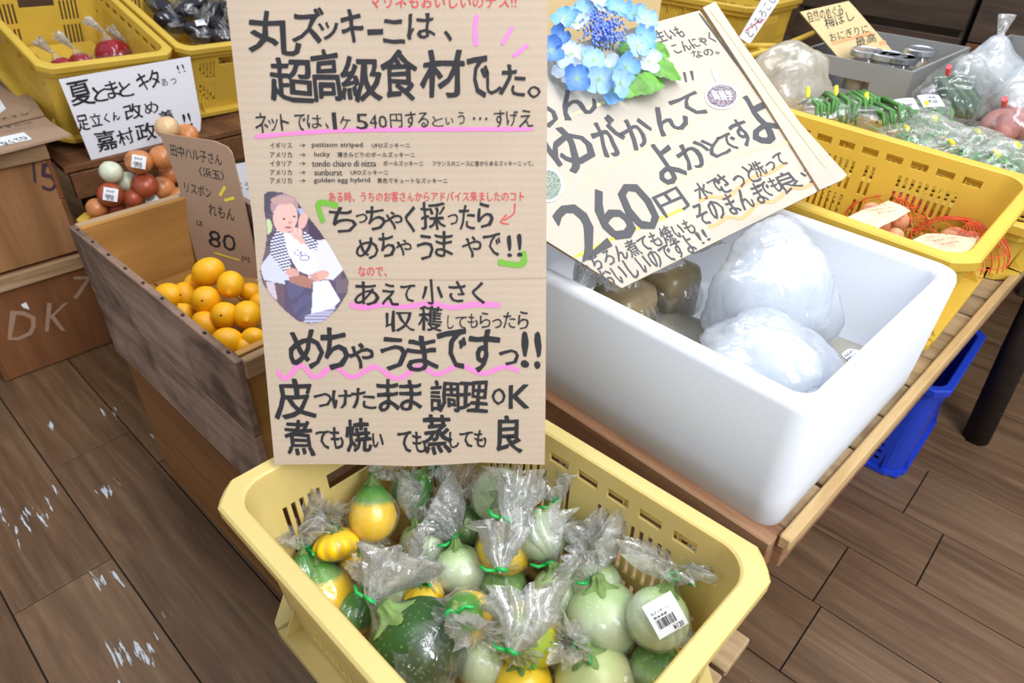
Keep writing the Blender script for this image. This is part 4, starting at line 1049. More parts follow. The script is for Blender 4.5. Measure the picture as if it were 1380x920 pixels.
# lemons
LM = [(281, 366, 20, .6), (311, 383, 18.5, .595), (278, 405, 21, .575), (303, 425, 19.5, .565), (333, 424, 20, .565), (227, 400, 20, .56), (250, 398, 17, .555), (264, 382, 15, .565), (250, 423, 14, .55), (277, 437, 18, .55), (307, 459, 19, .55), (338, 394, 14, .555), (341, 455, 15, .55), (330, 466, 13, .54), (292, 440, 14, .535), (352, 408, 15, .55)]
LL = ['lemon on top of the heap, touching the card sign', 'round lemon right of the topmost one', 'lemon with a dark stem scar in the middle of the heap', 'lemon with a small dark dot in front of the middle one', 'large upright lemon against the edge of the big cardboard sign', 'leftmost lemon lying against the left crate board', 'lemon just behind the leftmost lemon', 'lemon mostly hidden below the topmost lemon', 'small lemon peeping out by the left crate board, below the leftmost', 'long lemon lying by the left board in the front half', 'nearest lemon in the front left corner of the crate', 'lemon half hidden behind the big cardboard sign, upper one', 'lemon at the crate front half hidden by the big cardboard sign', 'small piece of lemon visible at the crate front end', 'lemon deep in the gap behind the nearest one', 'lemon wholly behind the edge of the big cardboard sign']
for k, (x, y, rp, z) in enumerate(LM):
    c = P(x, y, z); r = px2m(c, rp)*.97; rnd = random.Random(k+3)
    root = thing('lemon', (c.x, c.y, c.z-r*.95), LL[k]+' in the wooden crate', 'lemon', 'lemons in the wooden crate')
    V = []; F = []; n, m_ = 28, 20
    for i in range(m_+1):
        ph = PI*i/m_; z0 = -math.cos(ph)*r*1.12; rad = math.sin(ph)*r*.97
        if i == m_-1: rad *= 1.1; z0 += r*.08
        if i == m_: z0 += r*.16
        for j in range(n):
            t = 2*PI*j/n; q = 1+.02*noise.noise(Vector((math.cos(t)*2, math.sin(t)*2, ph*2+k))); V.append((rad*q*math.cos(t), rad*q*math.sin(t), z0))
    for i in range(m_):
        for j in range(n): F.append((i*n+j, i*n+(j+1) % n, (i+1)*n+(j+1) % n, (i+1)*n+j))
    ax = Vector((rnd.uniform(-1, 1), rnd.uniform(-1, 1), rnd.uniform(-.5, .5))).normalized()
    if k in (2, 3): ax = (-(CAM-c).normalized()*.9+RT*.2).normalized()
    o = link('peel', V, F, M['lemon'], root, smooth=True); o.rotation_mode = 'QUATERNION'; o.rotation_quaternion = ax.to_track_quat('Z', 'Y'); o.location = (0, 0, r*.95)
    q = Vector((0, 0, r*.95))-ax*r*1.09; vv, ff = tube([q+ax*.002, q-ax*.001], [.0028, .002], 8); link('stem_scar', vv, ff, M['melon'], root)
# card sign standing in the lemon crate
LSg = Plane((.53, 1.33, .70), (.52, -.83, 0), (.1, .12, 1))
ls = sign_root('lemon_sign', LSg, 'brown card sign with thin handwriting standing in the lemon crate', 'sign')
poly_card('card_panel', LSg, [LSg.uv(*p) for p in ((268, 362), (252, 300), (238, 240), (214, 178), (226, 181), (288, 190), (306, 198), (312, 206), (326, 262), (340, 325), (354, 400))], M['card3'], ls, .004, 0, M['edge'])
Z7 = lambda x, y: (90+x/4, 150+y/4)
def l7(t, xa, ya, xb, yb, h): a = Z7(xa, ya); b_ = Z7(xb, yb); return line_item(LSg, t, *a, *b_, h)
write('lettering', LSg, [l7('田中ハル子さん', 560, 205, 835, 262, .024), l7('〈浜玉〉', 712, 320, 850, 350, .02), l7('リスボン', 635, 405, 780, 440, .022), l7('れもん', 765, 525, 905, 560, .026), l7('は', 700, 600, 735, 605, .012), l7('80', 765, 680, 910, 715, .038), l7('円', 945, 795, 985, 800, .012)], M['ink'], ls, .0006, -.008, .04)
stroke('marker_stroke', LSg, [Z7(855, 405), Z7(825, 455)], .006, M['ymark'], ls); stroke('marker_stroke', LSg, [Z7(850, 480), Z7(905, 465)], .006, M['ymark'], ls); stroke('marker_stroke', LSg, [Z7(792, 760), Z7(935, 803)], .004, M['ymark'], ls)

# ------------------------------------------------------------------ left stack of crates
for k, (z0, H_, lab, mt) in enumerate(((0, .318, 'lower plywood crate of the left stack, chalk letters D K on its end', 'stackw2'), (.322, .318, 'upper plywood crate of the left stack, marked 15 on its end', 'stackw'))):
    root = thing('wooden_crate', (.215, 2.43, z0), lab, 'crate')
    W, Lg = .31, .62
    board('end_panel', (W-.008, .012, H_-.006), M[mt], root, (0, -Lg/2+.008, H_/2)); board('end_panel', (W-.008, .012, H_-.006), M[mt], root, (0, Lg/2-.008, H_/2))
    for sx in (-1, 1):
        for q in range(2): board('side_board', (.012, Lg, H_/2-.003), M['stackw2'], root, (sx*(W/2-.004), 0, H_*(q+.5)/2), warp=.001)
    board('cleat', (W, .018, .04), M['cleat'], root, (0, -Lg/2-.004, H_-.021), warp=.001)
    board('top_board', (W-.02, Lg-.02, .006), M['stackw2'], root, (0, 0, H_-.004))
    board('bottom_board', (W-.02, Lg-.02, .008), M['stackw2'], root, (0, 0, .006))
    CP = Plane((.215, 2.43-Lg/2+.0015, z0), (1, 0, 0), (0, 0, 1)); cp = bpy.data.objects.new('chalk_writing', None)
    if k: w_ = write('crate_lettering', CP, [px_item(CP, 'l', 44, 217, 48, 247), px_item(CP, '5', 55, 220, 77, 256)], flat('purple_marker', '#3E2838', .6), None, .0006, .0, .12)
    else: w_ = write('crate_lettering', CP, [px_item(CP, 'D', 12, 420, 50, 458), px_item(CP, 'K', 62, 408, 92, 446), px_item(CP, '7', 98, 372, 122, 402)], flat('faded_chalk', '#A0806A', .9), None, .0006, -.015, .06)
    w_.matrix_world = CP.mat(); w_.parent = root; w_.matrix_parent_inverse = Matrix.Translation((-root.location))
    if not k:
        o = poly_card('paper_scrap', CP, [CP.uv(*p) for p in ((28, 410), (35, 407), (40, 417), (31, 414))], M['label'], None, .0003, .001)
        o.matrix_world = CP.mat(); o.parent = root; o.matrix_parent_inverse = Matrix.Translation(-root.location)
# cardboard tray lid lying on the stack
cb = thing('flattened_box', (.23, 2.36, .642), 'flattened brown cardboard box with white label lying on top of the left crate stack', 'cardboard')
for nm, pz_, mt_ in (('bottom_flap', .0, 'card3'),):
    CBP = Plane((.23, 2.36, .649), (1, 0, 0), (0, 1, 0)); CBP.n = Vector((0, 0, 1))
def flatcard(name, pxs, z, th, mat, root):
    pts = [P(x, y, z)-Vector(root.location) for x, y in pxs]; n = len(pts)
    V = [tuple(p) for p in pts]+[(p.x, p.y, p.z-th) for p in pts]; F = [tuple(range(n)), tuple(range(n, 2*n))[::-1]]+[(i, (i+1) % n, (i+1) % n+n, i+n) for i in range(n)]
    return fixn(link(name, V, F, mat, root))
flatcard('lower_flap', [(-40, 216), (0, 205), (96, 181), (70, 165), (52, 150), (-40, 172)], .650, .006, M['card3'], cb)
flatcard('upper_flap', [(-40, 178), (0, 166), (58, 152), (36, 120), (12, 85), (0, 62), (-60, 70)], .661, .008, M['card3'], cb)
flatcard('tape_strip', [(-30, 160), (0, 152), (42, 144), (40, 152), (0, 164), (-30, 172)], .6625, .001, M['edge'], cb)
lb = flatcard('paper_label', [(-30, 204), (0, 196), (43, 187), (32, 178), (-5, 186), (-30, 192)], .652, .0012, M['label'], cb)
CL = Plane((.3, 2.1, .6525), (.97, -.2, 0), (0, 1, 0))
w_ = write('lettering', CL, [line_item(CL, 'なくてひ', 2, 194, 36, 185, .03)], M['ink'], None, .0006, .01, .04); w_.matrix_world = CL.mat(); w_.parent = cb; w_.matrix_parent_inverse = Matrix.Translation(-cb.location)
w_ = write('lettering', CL, [line_item(CL, 'メイン', 2, 166, 40, 158, .022), line_item(CL, 'おまかせ', -5, 180, 45, 170, .02)], M['ink'], None, .011, .01, .04); w_.matrix_world = CL.mat(); w_.parent = cb; w_.matrix_parent_inverse = Matrix.Translation(-cb.location)
flatcard('white_tag', [(-20, 160), (0, 152), (8, 146), (0, 134), (-20, 138)], .663, .0012, M['label'], cb)

# ------------------------------------------------------------------ rear left table with tomato and eggplant crates
rt = thing('rear_table', (.40, 2.16, -.085), 'dark wooden table behind the lemon crate carrying the tomato crate', 'table')
for k in range(8): board('board', (1.5, .105, .018), M['darkw2'], rt, (.75, .055+k*.108, .626))
board('apron', (1.48, .02, .075), M['darkw2'], rt, (.75, .012, .575))
for xx in (.06, 1.42):
    for yy in (.08, .8): board('leg', (.05, .05, .53), M['darkw'], rt, (xx, yy, .35))
container('yellow_crate', (.592, 2.528, .638), (math.radians(17), math.radians(2), math.radians(4)), .37, .52, .24, M['yellow2'], 'yellow plastic crate with red tomatoes, white paper notice hanging from its near side')
container('yellow_crate', (.970, 2.555, .628), (math.radians(17), math.radians(2), math.radians(4)), .37, .52, .24, M['yellow2'], 'yellow plastic crate of black eggplants to the right of the tomato crate')
board_sup = thing('wedge_batten', (.8, 2.73, .55), 'wooden batten propping up the rear of the tomato crate', 'batten'); board('batten', (.7, .03, .13), M['darkw2'], board_sup, (0, 0, .066))
NF = Vector((.02, -.292, .956)).normalized()
def inA(x, y, h_):
    d = ray(x, y); o_ = Vector((.592, 2.528, .648))+NF*h_; return CAM+d*((o_-CAM).dot(NF)/d.dot(NF))
TM = [(36, 82, 12, 'leftmost bag of dark red tomatoes in the yellow crate, film crumpled'), (84, 92, 13, 'small bag of tomatoes in front of the slotted end wall of the yellow crate'), (110, 84, 12, 'bagged tomatoes with upright white film tail in the middle of the yellow crate'), (152, 72, 18, 'largest shiny red tomato bag at the right of the yellow crate'), (178, 74, 12, 'tomato bag in the near right corner of the yellow crate with small film knot')]
bq_ = board('insert_board', (.27, .42, .01), M['yellow2'], bpy.data.objects['yellow_crate.001'], (0, 0, .05))
for k, (x, y, rp, lab) in enumerate(TM):
    c = inA(x, y, .08); r = px2m(c, rp)*1.2; c = inA(x, y, r+.055); root = thing('bagged_tomato', (c.x, c.y, c.z-r), lab, 'tomato', 'bagged tomatoes in the yellow crate')
    o = fruit_mesh('tomato', r, r*.86, 5, .03, M['tomato'], root, (random.uniform(-.5, .5), random.uniform(-.5, .5), 1)); o.location = (0, 0, r)
    T = Vector((-.01, 0, r*2.25)); bag_mesh(root, (0, 0, r), r*1.03, r, (0, 0, 1), T, T+Vector((-.03, .01, .04)), tail_r=.014, seed=60+k, tie=False, mat=M['thin'])
EP = [(230, 30, 16), (255, 12, 18), (282, 25, 18), (300, 45, 16), (270, 45, 15), (305, 15, 16), (215, 8, 16), (292, 5, 16), (325, 35, 16)]
EL = ['eggplant bag by the left rim of its yellow crate', 'eggplant bag at the back left, beside the crate rim', 'eggplant bag in the middle of the dark heap', 'eggplant bag touching the big cardboard sign edge, lower', 'eggplant bag with small white label at the front rim', 'eggplant bag touching the big cardboard sign edge, upper', 'rearmost left eggplant bag at the picture top', 'eggplant bag at the picture top next to the big sign', 'eggplant bag hidden behind the edge of the big sign']
for k, (x, y, rp) in enumerate(EP):
    c = inA(x, y, .15+(.02 if k in (2, 5) else 0)); r = px2m(c, rp); root = thing('bagged_eggplant', (c.x, c.y, c.z-r), EL[k], 'eggplant', 'bagged eggplants in the second yellow crate')
    o = fruit_mesh('eggplant', r*1.0, r*1.6, 5, .02, M['eggplant'], root, (random.uniform(-1, 1), random.uniform(-1, 1), .3), lambda s: 1-.35*s); o.location = (0, 0, r)
    T = Vector((.01, -.01, r*2.1)); bag_mesh(root, (0, 0, r), r*1.0, r*1.2, (0, 0, 1), T, T+Vector((.02, -.02, .03)), tail_r=.014, seed=80+k, tie=False, mat=M['thin'], matt=M['thin'])
    if k == 4: put_label(root, (0, -.02, r*2.0), (-.3, -.6, .8), (0, .3, 1), .03, .022, [('なす', 0, .2, .4, .3)], barcode=False)
# white paper notice
PN = Plane((.45, 2.183, .80), (1, .07, 0), (.0, .04, 1))
pn = sign_root('paper_notice', PN, 'white paper notice with black brush writing hanging on the tomato crate', 'sign')
uvs = []
for t in range(9): uvs.append(PN.uv(79+(256-79)*t/8, 107-(107-76)*t/8))
uvs += [PN.uv(262, 110), PN.uv(271, 160), PN.uv(270, 176), PN.uv(262, 182)]
for t in range(7): uvs.append(PN.uv(240-(240-129)*t/6, 190+(230-190)*t/6))
poly_card('paper_sheet', PN, uvs, M['paper'], pn, .0006)
def l1(t, xa, ya, xb, yb, h): return line_item(PN, t, xa/4, ya/4, xb/4, yb/4, h)
write('lettering', PN, [l1('夏', 370, 515, 500, 490, .062), l1('と', 500, 510, 580, 500, .042), l1('ま', 570, 490, 640, 475, .048), l1('と', 640, 485, 715, 475, .042), l1('キ', 740, 450, 800, 430, .05), l1('タ', 800, 430, 860, 420, .05),
      l1('足', 415, 665, 480, 655, .042), l1('立', 485, 650, 550, 640, .036), l1('くん', 560, 640, 645, 620, .026), l1('改', 670, 610, 765, 590, .044), l1('め', 780, 590, 850, 570, .034),
      l1('嘉', 515, 770, 630, 745, .055), l1('村', 630, 750, 720, 725, .045), l1('政', 730, 720, 840, 700, .05), l1('義', 860, 640, 935, 620, .04), l1('!!', 985, 650, 1030, 640, .04)], M['ink'], pn, .0006, .03, .07)
write('lettering', PN, [l1('ぁっ', 870, 445, 950, 430, .022), l1('!!', 955, 375, 995, 365, .022)], M['ink'], pn, .0006, .0, .05)

# onion crate between
oc = container('yellow_crate', (.545, 1.80, .02), (0, 0, 0), .37, .50, .44, M['yellow2'], 'yellow plastic crate of onions behind the lemon crate', tap=.02)
board_on = board('insert_board', (.29, .42, .01), M['darkw2'], oc, (0, 0, .30))
ON = [(187, 218, 15, 'on_b', 0), (225, 172, 13, 'on_p', 0), (252, 182, 13, 'on_b', 0), (218, 212, 14, 'on_b', 0), (150, 232, 13, 'on_w', 0), (170, 245, 13, 'on_w', 0), (195, 250, 16, 'on_r', 0), (219, 253, 15, 'on_b', 0), (229, 234, 13, 'on_b', 0), (149, 262, 15, 'on_r', 0), (130, 280, 12, 'on_b', 0), (154, 281, 13, 'on_r', 0), (179, 267, 12, 'on_r', 0), (134, 297, 12, 'on_b', 0), (183, 283, 16, 'on_p', 0), (238, 264, 12, 'on_b', 0), (206, 272, 12, 'on_p', 0), (240, 210, 14, 'on_b', 0)]
OD = ['brown onion with a white price label, upper middle of the onion heap', 'pale onion at the very top, behind the card sign corner', 'brown onion at the top right behind the card sign', 'brown onion left of the card sign edge, upper row', 'white onion at the far left under the paper notice', 'white onion right of the other white one', 'reddish onion in the middle of the heap', 'shiny brown onion left of the card sign, middle row', 'brown onion touching the card sign edge', 'dark reddish onion with a white price label at the left', 'small brown onion at the far left of the heap', 'reddish onion below the labelled left one', 'small reddish onion in the centre gap', 'small brown onion lowest at the left rim', 'flat pale onion behind the lemon crate rim', 'brown onion next to the card sign by the lemon crate rim', 'pale onion with a white price label behind the lemon crate rim', 'brown onion behind the card sign']
for k, (x, y, rp, mt, _) in enumerate(ON):
    zq = .40+(285-y)*.0009
    c = P(x, y, zq); r = px2m(c, rp)
    if c.y > 2.05: c = ony(x, y, 2.0+.02*(k % 3))
    root = thing('onion', (c.x, c.y, c.z-r*.9), OD[k], 'onion', 'onions behind the lemon crate')
    o = fruit_mesh('bulb', r, r*.92, 9, .008, M[mt], root, (random.uniform(-.6, .6), random.uniform(-.8, .2), 1), lambda s: 1-.25*max(0, s-.8)); o.location = (0, 0, r*.9)
    if k in (0, 9, 16): put_label(root, Vector((0, 0, r*.9))+(CAM-c).normalized()*r*1.06, (CAM-c).normalized(), UP+RT*(.1 if k != 16 else -.5), .034, .034, [('玉ねぎ', -.05, .25, .6, .2), ('¥120', 0, -.35, .5, .2)])
# dark melon and crate fragment seen between the signs
root = thing('dark_melon', (.86, 2.08, .30), 'dark green melon in the shade below the eggplant crate', 'melon'); o = fruit_mesh('melon', .09, .085, 10, .01, M['melon'], root, (0, 0, 1)); o.location = (0, 0, .0875)
root2 = thing('melon_box', (.87, 1.98, 0), 'low brown cardboard box under the dark melon', 'box')
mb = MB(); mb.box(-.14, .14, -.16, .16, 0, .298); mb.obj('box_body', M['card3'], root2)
sbx = container('yellow_crate', (.93, 1.645, .30), (0, 0, 0), .33, .36, .30, M['yellow2'], 'yellow crate mostly hidden between the lemon sign and the big cardboard sign')
sb2 = thing('crate_support', (.93, 1.645, 0), 'wooden box under the mostly hidden yellow crate', 'box'); mb = MB(); mb.box(-.15, .15, -.16, .16, 0, .298); mb.obj('box_body', M['darkw2'], sb2)
YS = Plane((.74, 1.62, .52), (.71, -.70, 0), (.1, .1, 1)); ys = sign_root('white_card', YS, 'white card with black characters showing between the lemon sign and the big sign', 'sign')
poly_card('card_panel', YS, [YS.uv(*p) for p in ((312, 222), (318, 300), (345, 330), (352, 215))], M['paper'], ys, .002)
write('lettering', YS, [line_item(YS, 'よう', 320, 249, 336, 251, .02)], M['ink'], ys, .0006, 0, .04)

# ------------------------------------------------------------------ egg crate
ec = container('yellow_crate', (1.262, .414, .662), (math.radians(2.0), math.radians(-4.8), math.radians(1.3)), .37, .52, .19, M['yellow2'], 'bright yellow slotted crate with red-netted eggs, beyond the foam box', tap=.02)
prop = thing('wedge_batten', (1.40, .41, DT), 'batten lifting the far side of the egg crate', 'batten'); board('batten', (.03, .44, .026), M['darkw2'], prop, (0, 0, .0135))
netm = film('red_net_film', .25, white=(.75, .18, .07), rough=.4, wr=60, dens=.6)
for k, (x, y, lab, eggs) in enumerate(((1200, 300, 'red net of brown eggs with a peach paper tag, two eggs showing', [(1187, 303, 14), (1211, 298, 15), (1175, 285, 14), (1205, 318, 13)]), (1290, 335, 'red net of eggs covered by a peach paper tag, near corner of the egg crate', [(1270, 335, 14), (1295, 340, 14), (1310, 325, 14), (1285, 318, 14)]))):
    c = P(x, y, .71); root = thing('netted_eggs', (c.x, c.y, .672), lab, 'eggs', 'netted eggs in the yellow crate')
    for ex, ey, er in eggs:
        q = P(ex, ey, .742); r = px2m(q, er); o = fruit_mesh('egg', r*.9, r*1.12, 5, 0, M['egg'], root, (random.uniform(-1, 1), random.uniform(-1, 1), .3), lambda s: 1-.1*s); o.location = q-Vector(root.location)
    mb = MB(); rnd = random.Random(k)
    for a in range(11):
        th = a*PI/16; pts = [(math.cos(th)*.085*math.cos(q), math.sin(th)*.085*math.cos(q), .03+.065*math.sin(q)) for q in np.linspace(0, PI, 12)]; mb.add(tube(pts, .0011, 4))
    for q in np.linspace(.15, 1.4, 5):
        mb.add(tube([(math.cos(t)*.085*math.cos(q), math.sin(t)*.085*math.cos(q), .03+.065*math.sin(q)) for t in np.linspace(0, 2*PI, 17)], .0011, 4))
    tag(mb.obj('net', M['net'], root), None, kind='stuff')
    corners = [[(1143, 290), (1198, 268), (1228, 282), (1200, 298), (1168, 312)], [(1215, 330), (1250, 312), (1318, 318), (1308, 345), (1262, 352)]][k]
    poly = [P(px_, py_, .775 if k == 0 else .765)-Vector(root.location) for px_, py_ in corners]
    cen = sum(poly, Vector())/len(poly); V = [tuple(cen+Vector((0, 0, .008)))]; F = []; nn2 = []
    for i in range(len(poly)):
        a, b_ = poly[i], poly[(i+1) % len(poly)]
        for s in (0, .33, .66): nn2.append(a.lerp(b_, s)+Vector((0, 0, -.006*random.random())))
    V += [tuple(cen.lerp(q, .5)+Vector((0, 0, .006))) for q in nn2]+[tuple(q) for q in nn2]; n = len(nn2)
    for i in range(n): j = (i+1) % n; F += [(0, 1+i, 1+j), (1+i, 1+n+i, 1+n+j, 1+j)]
    link('paper_tag', V, F, M['eggpaper'], root)
    EPn = Plane(Vector(root.location)+cen+Vector((0, 0, .0115)), (RT*.9+UP*.3) if k == 0 else (RT*.97+UP*.1), (0, 1, 0)); EPn.n = Vector((0, 0, 1)); EPn.r = Vector((.9, -.42, 0)).normalized(); EPn.u = Vector((.42, .9, 0)).normalized()
    w_ = write('lettering', EPn, [('平飼いたまご', 0, .014, .06, .009, 0), ('有精卵 六個入', 0, .0, .055, .007, 0), ('賞味期限', -.005, -.013, .04, .006, 0)], flat('brown_print', '#5E4A44', .8), None, .001, 0, .02)
    w_.matrix_world = EPn.mat(); w_.parent = root; w_.matrix_parent_inverse = Matrix.Translation(-root.location)

# ------------------------------------------------------------------ crate of greens beyond
gc = container('yellow_crate', (1.70, .40, .634), (0, 0, 0), .44, .56, .12, M['yellow2'], 'yellow crate of bagged beans and leaf vegetables beyond the egg crate')
rt2 = thing('far_table', (1.76, .10, 0), 'dark long table on the right carrying greens and the grey jar box', 'table')
for k in range(12): board('board', (.10, 1.75, .018), M['darkw2'], rt2, (.055+k*.104, .88, .622), warp=.001)
lg = tube([(1.918-1.76, -.02, 0), (1.90-1.76, -.005, .3), (1.88-1.76, .005, .612)], .033, 12); link('leg', *lg, M['ironleg'], rt2, smooth=True)
for xx, yy in ((2.9-1.76, .1), (.1, 1.6), (1.1, 1.6)): board('leg', (.05, .05, .612), M['darkw'], rt2, (xx, yy, .306))
def pack_film(root, cen, rad, seed, rot): blob('film', root, cen, rad, M['film'], seed, [((1, .2, .3), .3, 8), ((-1, -.2, .2), .25, 8)], n=30, m_=18, rot=rot, amp=.14)
for k, (x, y, lab) in enumerate(((1120, 142, 'leftmost bag of green beans beyond the egg crate rim'), (1158, 140, 'middle bag of green beans with yellow tape, below the handle of the grey box'), (1200, 150, 'right bag of green beans with yellow tape, beside the grey box corner'))):
    c = P(x, y, .84); root = thing('green_bean_bag', (c.x, c.y, .80), lab, 'beans', 'bags of green beans')
    for q in range(11):
        rr = random.Random(q+k*20); s0 = (q-5)*.008; z0 = .015+.02*rr.random()+.012*(1-abs(q-5)/5)
        pts = [(-.065+.02*rr.random(), s0+.01*rr.random(), z0-.01), (-.03, s0, z0+.020), (.02, s0+.004, z0+.022), (.06, s0*1.3, z0-.004)]
        vv, ff = tube(pts, [.002, .0048, .005, .002], 7); o = link('bean', vv, ff, M['bean'], root, smooth=True); o.rotation_euler = (0, 0, math.radians(42+k*7))
    pack_film(root, (0, 0, .022), (.072, .055, .034), 20+k, math.radians(-52)); 
    tq = tube([(-.02, .05, .05), (-.016, .053, .058), (-.006, .060, .068)], [.0045, .006, .0045], 6); link('yellow_tape', *tq, M['ytape'], root)
    if k == 2: put_label(root, (.02, -.02, .058), (-.4, -.3, 1), (.5, .6, 0), .05, .035, [('いんげん', 0, .2, .6, .25)])
lm = M['leafg']
GR = [(1225, 185, 'leafy pack with yellow tape beside the right bean bag'), (1262, 172, 'upper leafy pack below the cucumber bag'), (1285, 205, 'leafy green pack with a white patch of frosted film, middle of the row'), (1320, 190, 'leafy pack with a yellow tape mark, right of the middle pack'), (1345, 220, 'leafy pack against the egg crate rim at the right'), (1372, 208, 'leafy pack cut by the right picture edge'), (1250, 150, 'leafy pack with white label next to the grey box')]
for k, (x, y, lab) in enumerate(GR):
    c = P(x, y, .83); root = thing('leafy_pack', (c.x, c.y, .79), lab, 'greens', 'packs of leafy greens'); mb = MB(); rnd = random.Random(k)
    for q in range(70):
        p = Vector((rnd.gauss(0, .032), rnd.gauss(0, .028), .012+.032*rnd.random())); d = Vector((rnd.uniform(-1, 1), rnd.uniform(-1, 1), rnd.uniform(-.3, .6))).normalized()*.016; s_ = d.cross(Vector((0, 0, 1))).normalized()*.006
        mb.add(([p-d, p-s_+Vector((0, 0, .003)), p+d, p+s_+Vector((0, 0, .003))], [(0, 1, 2, 3)]))
    tag(mb.obj('leaves', lm, root), None, kind='stuff')
    blob('film', root, (0, 0, .028), (.065, .055, .036), M['tail'] if k % 2 else M['film'], 30+k, [((1, .2, .3), .3, 8)], n=30, m_=18, rot=k, amp=.16)
    tq = tube([(-.022, .0, .060), (-.012, .008, .062), (-.002, .014, .060)], [.004]*3, 6); link('yellow_tape', *tq, M['ytape'], root)
    if k == 6: put_label(root, (0, 0, .066), (-.3, -.3, 1), (.5, .6, 0), .05, .04, [('小松菜', 0, .2, .5, .25)])
# cucumbers and tubers
def at(x, y, z): return P(x, y, z)
c = P(1300, 130, .75); root = thing('cucumber_bag', (c.x, c.y, .66), 'clear bag of dark cucumbers with a red tape, right of the grey box', 'cucumbers')
for q in range(3):
    a = P(1262+q*14, 100+q*3, .86)-root.location; b_ = P(1300+q*13, 158+q*2, .80)-root.location
    vv, ff = tube([a.lerp(b_, s) for s in (0, .08, .3, .6, .9, 1)], [.004, .016, .019, .019, .015, .004], 12); link('cucumber', vv, ff, M['cuke'], root, smooth=True)
blob('film', root, P(1290, 128, .84)-root.location, (.10, .08, .07), M['film'], 50, [((0, 0, 1), .3, 8)], rot=-.6)
tq = tube([P(1277, 100, .90)-root.location, P(1279, 90, .92)-root.location], .006, 6); link('red_tape', *tq, M['rtape'], root)
c = P(1350, 160, .78); root = thing('tuber_bag', (c.x, c.y, .66), 'clear bag of pinkish tubers with red tape at the right picture edge', 'tubers')
for q, (x, y) in enumerate(((1345, 165), (1362, 160), (1355, 172), (1375, 168))):
    o = fruit_mesh('tuber', .03, .045, 6, .02, M['tuber'], root, (1, q*.4-.5, .2)); o.location = P(x, y, .80)-root.location
blob('film', root, P(1358, 158, .81)-root.location, (.085, .08, .06), M['film'], 52, [((-.3, 0, 1), .5, 8)], rot=.4)
tq = tube([P(1353, 142, .88)-root.location, P(1354, 133, .90)-root.location], .006, 6); link('red_tape', *tq, M['rtape'], root)
for k, (x, y, z_, rr_, lab) in enumerate(((1330, 105, .86, .075, 'crumpled white film bag behind the cucumbers'), (1372, 130, .84, .06, 'crumpled white film bag at the right picture edge above the tubers'))):
    c = P(x, y, z_); root = thing('white_vegetable_bag', (c.x, c.y, .64), lab, 'bag'); blob('film', root, (0, 0, z_-.64), (rr_, rr_, rr_), M['ice'], 70+k, [((0, 0, 1), .4, 10)])
    blob('contents', root, (0, 0, z_-.645), (rr_*.8, rr_*.8, rr_*.85), flat('white_radish', '#D8DCD8', .5), 71+k, n=16, m_=10)
    if k == 0: vv, ff = tube([(0, 0, z_-.64+.07), (.01, .01, z_-.64+.1), (.02, .015, z_-.64+.14)], [.012, .008, .02], 10); link('bag_tail', vv, ff, M['tail'], root, smooth=True)
WC = Plane(P(1265, 130, .80), (.9, -.4, .0), (.1, .5, .8)); wc = sign_root('small_white_card', WC, 'small cream card with black marks leaning between the grey box and cucumber bag', 'sign')
poly_card('card_panel', WC, [WC.uv(*p) for p in ((1241, 122), (1276, 104), (1288, 140), (1262, 156), (1252, 146))], M['paper'], wc, .003)
write('lettering', WC, [line_item(WC, 'きゅうり', 1254, 128, 1276, 120, .02)], M['ink'], wc, .0006, .01, .04)

# ------------------------------------------------------------------ grey jar box
def tray(name, loc, W, Lg, H, t, mat, label, rz=0, handle=True):
    root = thing(name, loc, label, 'box', rot=(0, 0, rz)); mb = MB()
    hw = .055; z0, z1 = H-.075, H-.045
    for sx in (-1, 1):
        xa, xb = sorted((sx*W/2, sx*(W/2-t)))
        mb.box(xa, xb, -Lg/2, -hw, 0, H); mb.box(xa, xb, hw, Lg/2, 0, H); mb.box(xa, xb, -hw, hw, 0, z0); mb.box(xa, xb, -hw, hw, z1, H)
    for sy in (-1, 1):
        ya, yb = sorted((sy*Lg/2, sy*(Lg/2-t))); mb.box(-W/2+t, W/2-t, ya, yb, 0, H)
    mb.box(-W/2+t, W/2-t, -Lg/2+t, Lg/2-t, 0, t); mb.obj('box_body', mat, root); return root
GB = (2.17, .715, .632)
tray('grey_box', GB, .43, .30, .24, .008, M['grey'], 'grey plastic box with a handle hole full of lidded jars', 0)
tray('grey_box', (2.62, .42, .632), .40, .30, .22, .008, M['grey'], 'second grey box behind the jar box, a jar lid showing')
def jar(x, y, z, lab, stack=1):
    root = thing('lidded_jar', (x, y, z-.11), lab, 'jar', 'jars with metal lids in the grey box')
    rg = [[(r_*math.cos(q*2*PI/24), r_*math.sin(q*2*PI/24), z_) for q in range(24)] for r_, z_ in ((.034, 0), (.038, .006), (.038, .085), (.033, .094), (.033, .1))]
    link('jar_body', *loft(rg, True, True), M['glass'], root, smooth=True)
    rg = [[(r_*math.cos(q*2*PI/24)*.8, r_*math.sin(q*2*PI/24)*.8, z_) for q in range(24)] for r_, z_ in ((.034, .002), (.042, .008), (.042, .08), (.03, .085))]
    link('contents', *loft(rg, True, True), M['konjac'], root, smooth=True)
    rg = [[(r_*math.cos(q*2*PI/28), r_*math.sin(q*2*PI/28), z_) for q in range(28)] for r_, z_ in ((.038, .094), (.040, .096), (.040, .108), (.038, .110), (.033, .1105), (.031, .109), (.0, .109))]
    link('lid', *loft(rg), M['metal'], root)
JR = [(1152, 72, 'leftmost lidded jar, at the foot of the cream card'), (1170, 84, 'lidded jar at the near wall of the grey box with a red mark beside it'), (1194, 72, 'lidded jar at the lower right corner of the cream card'), (1225, 78, 'lidded jar at the right end wall of the grey box'), (1218, 90, 'lidded jar in the near right corner of the grey box'), (1248, 66, 'lidded jar at the far right corner of the grey box')]
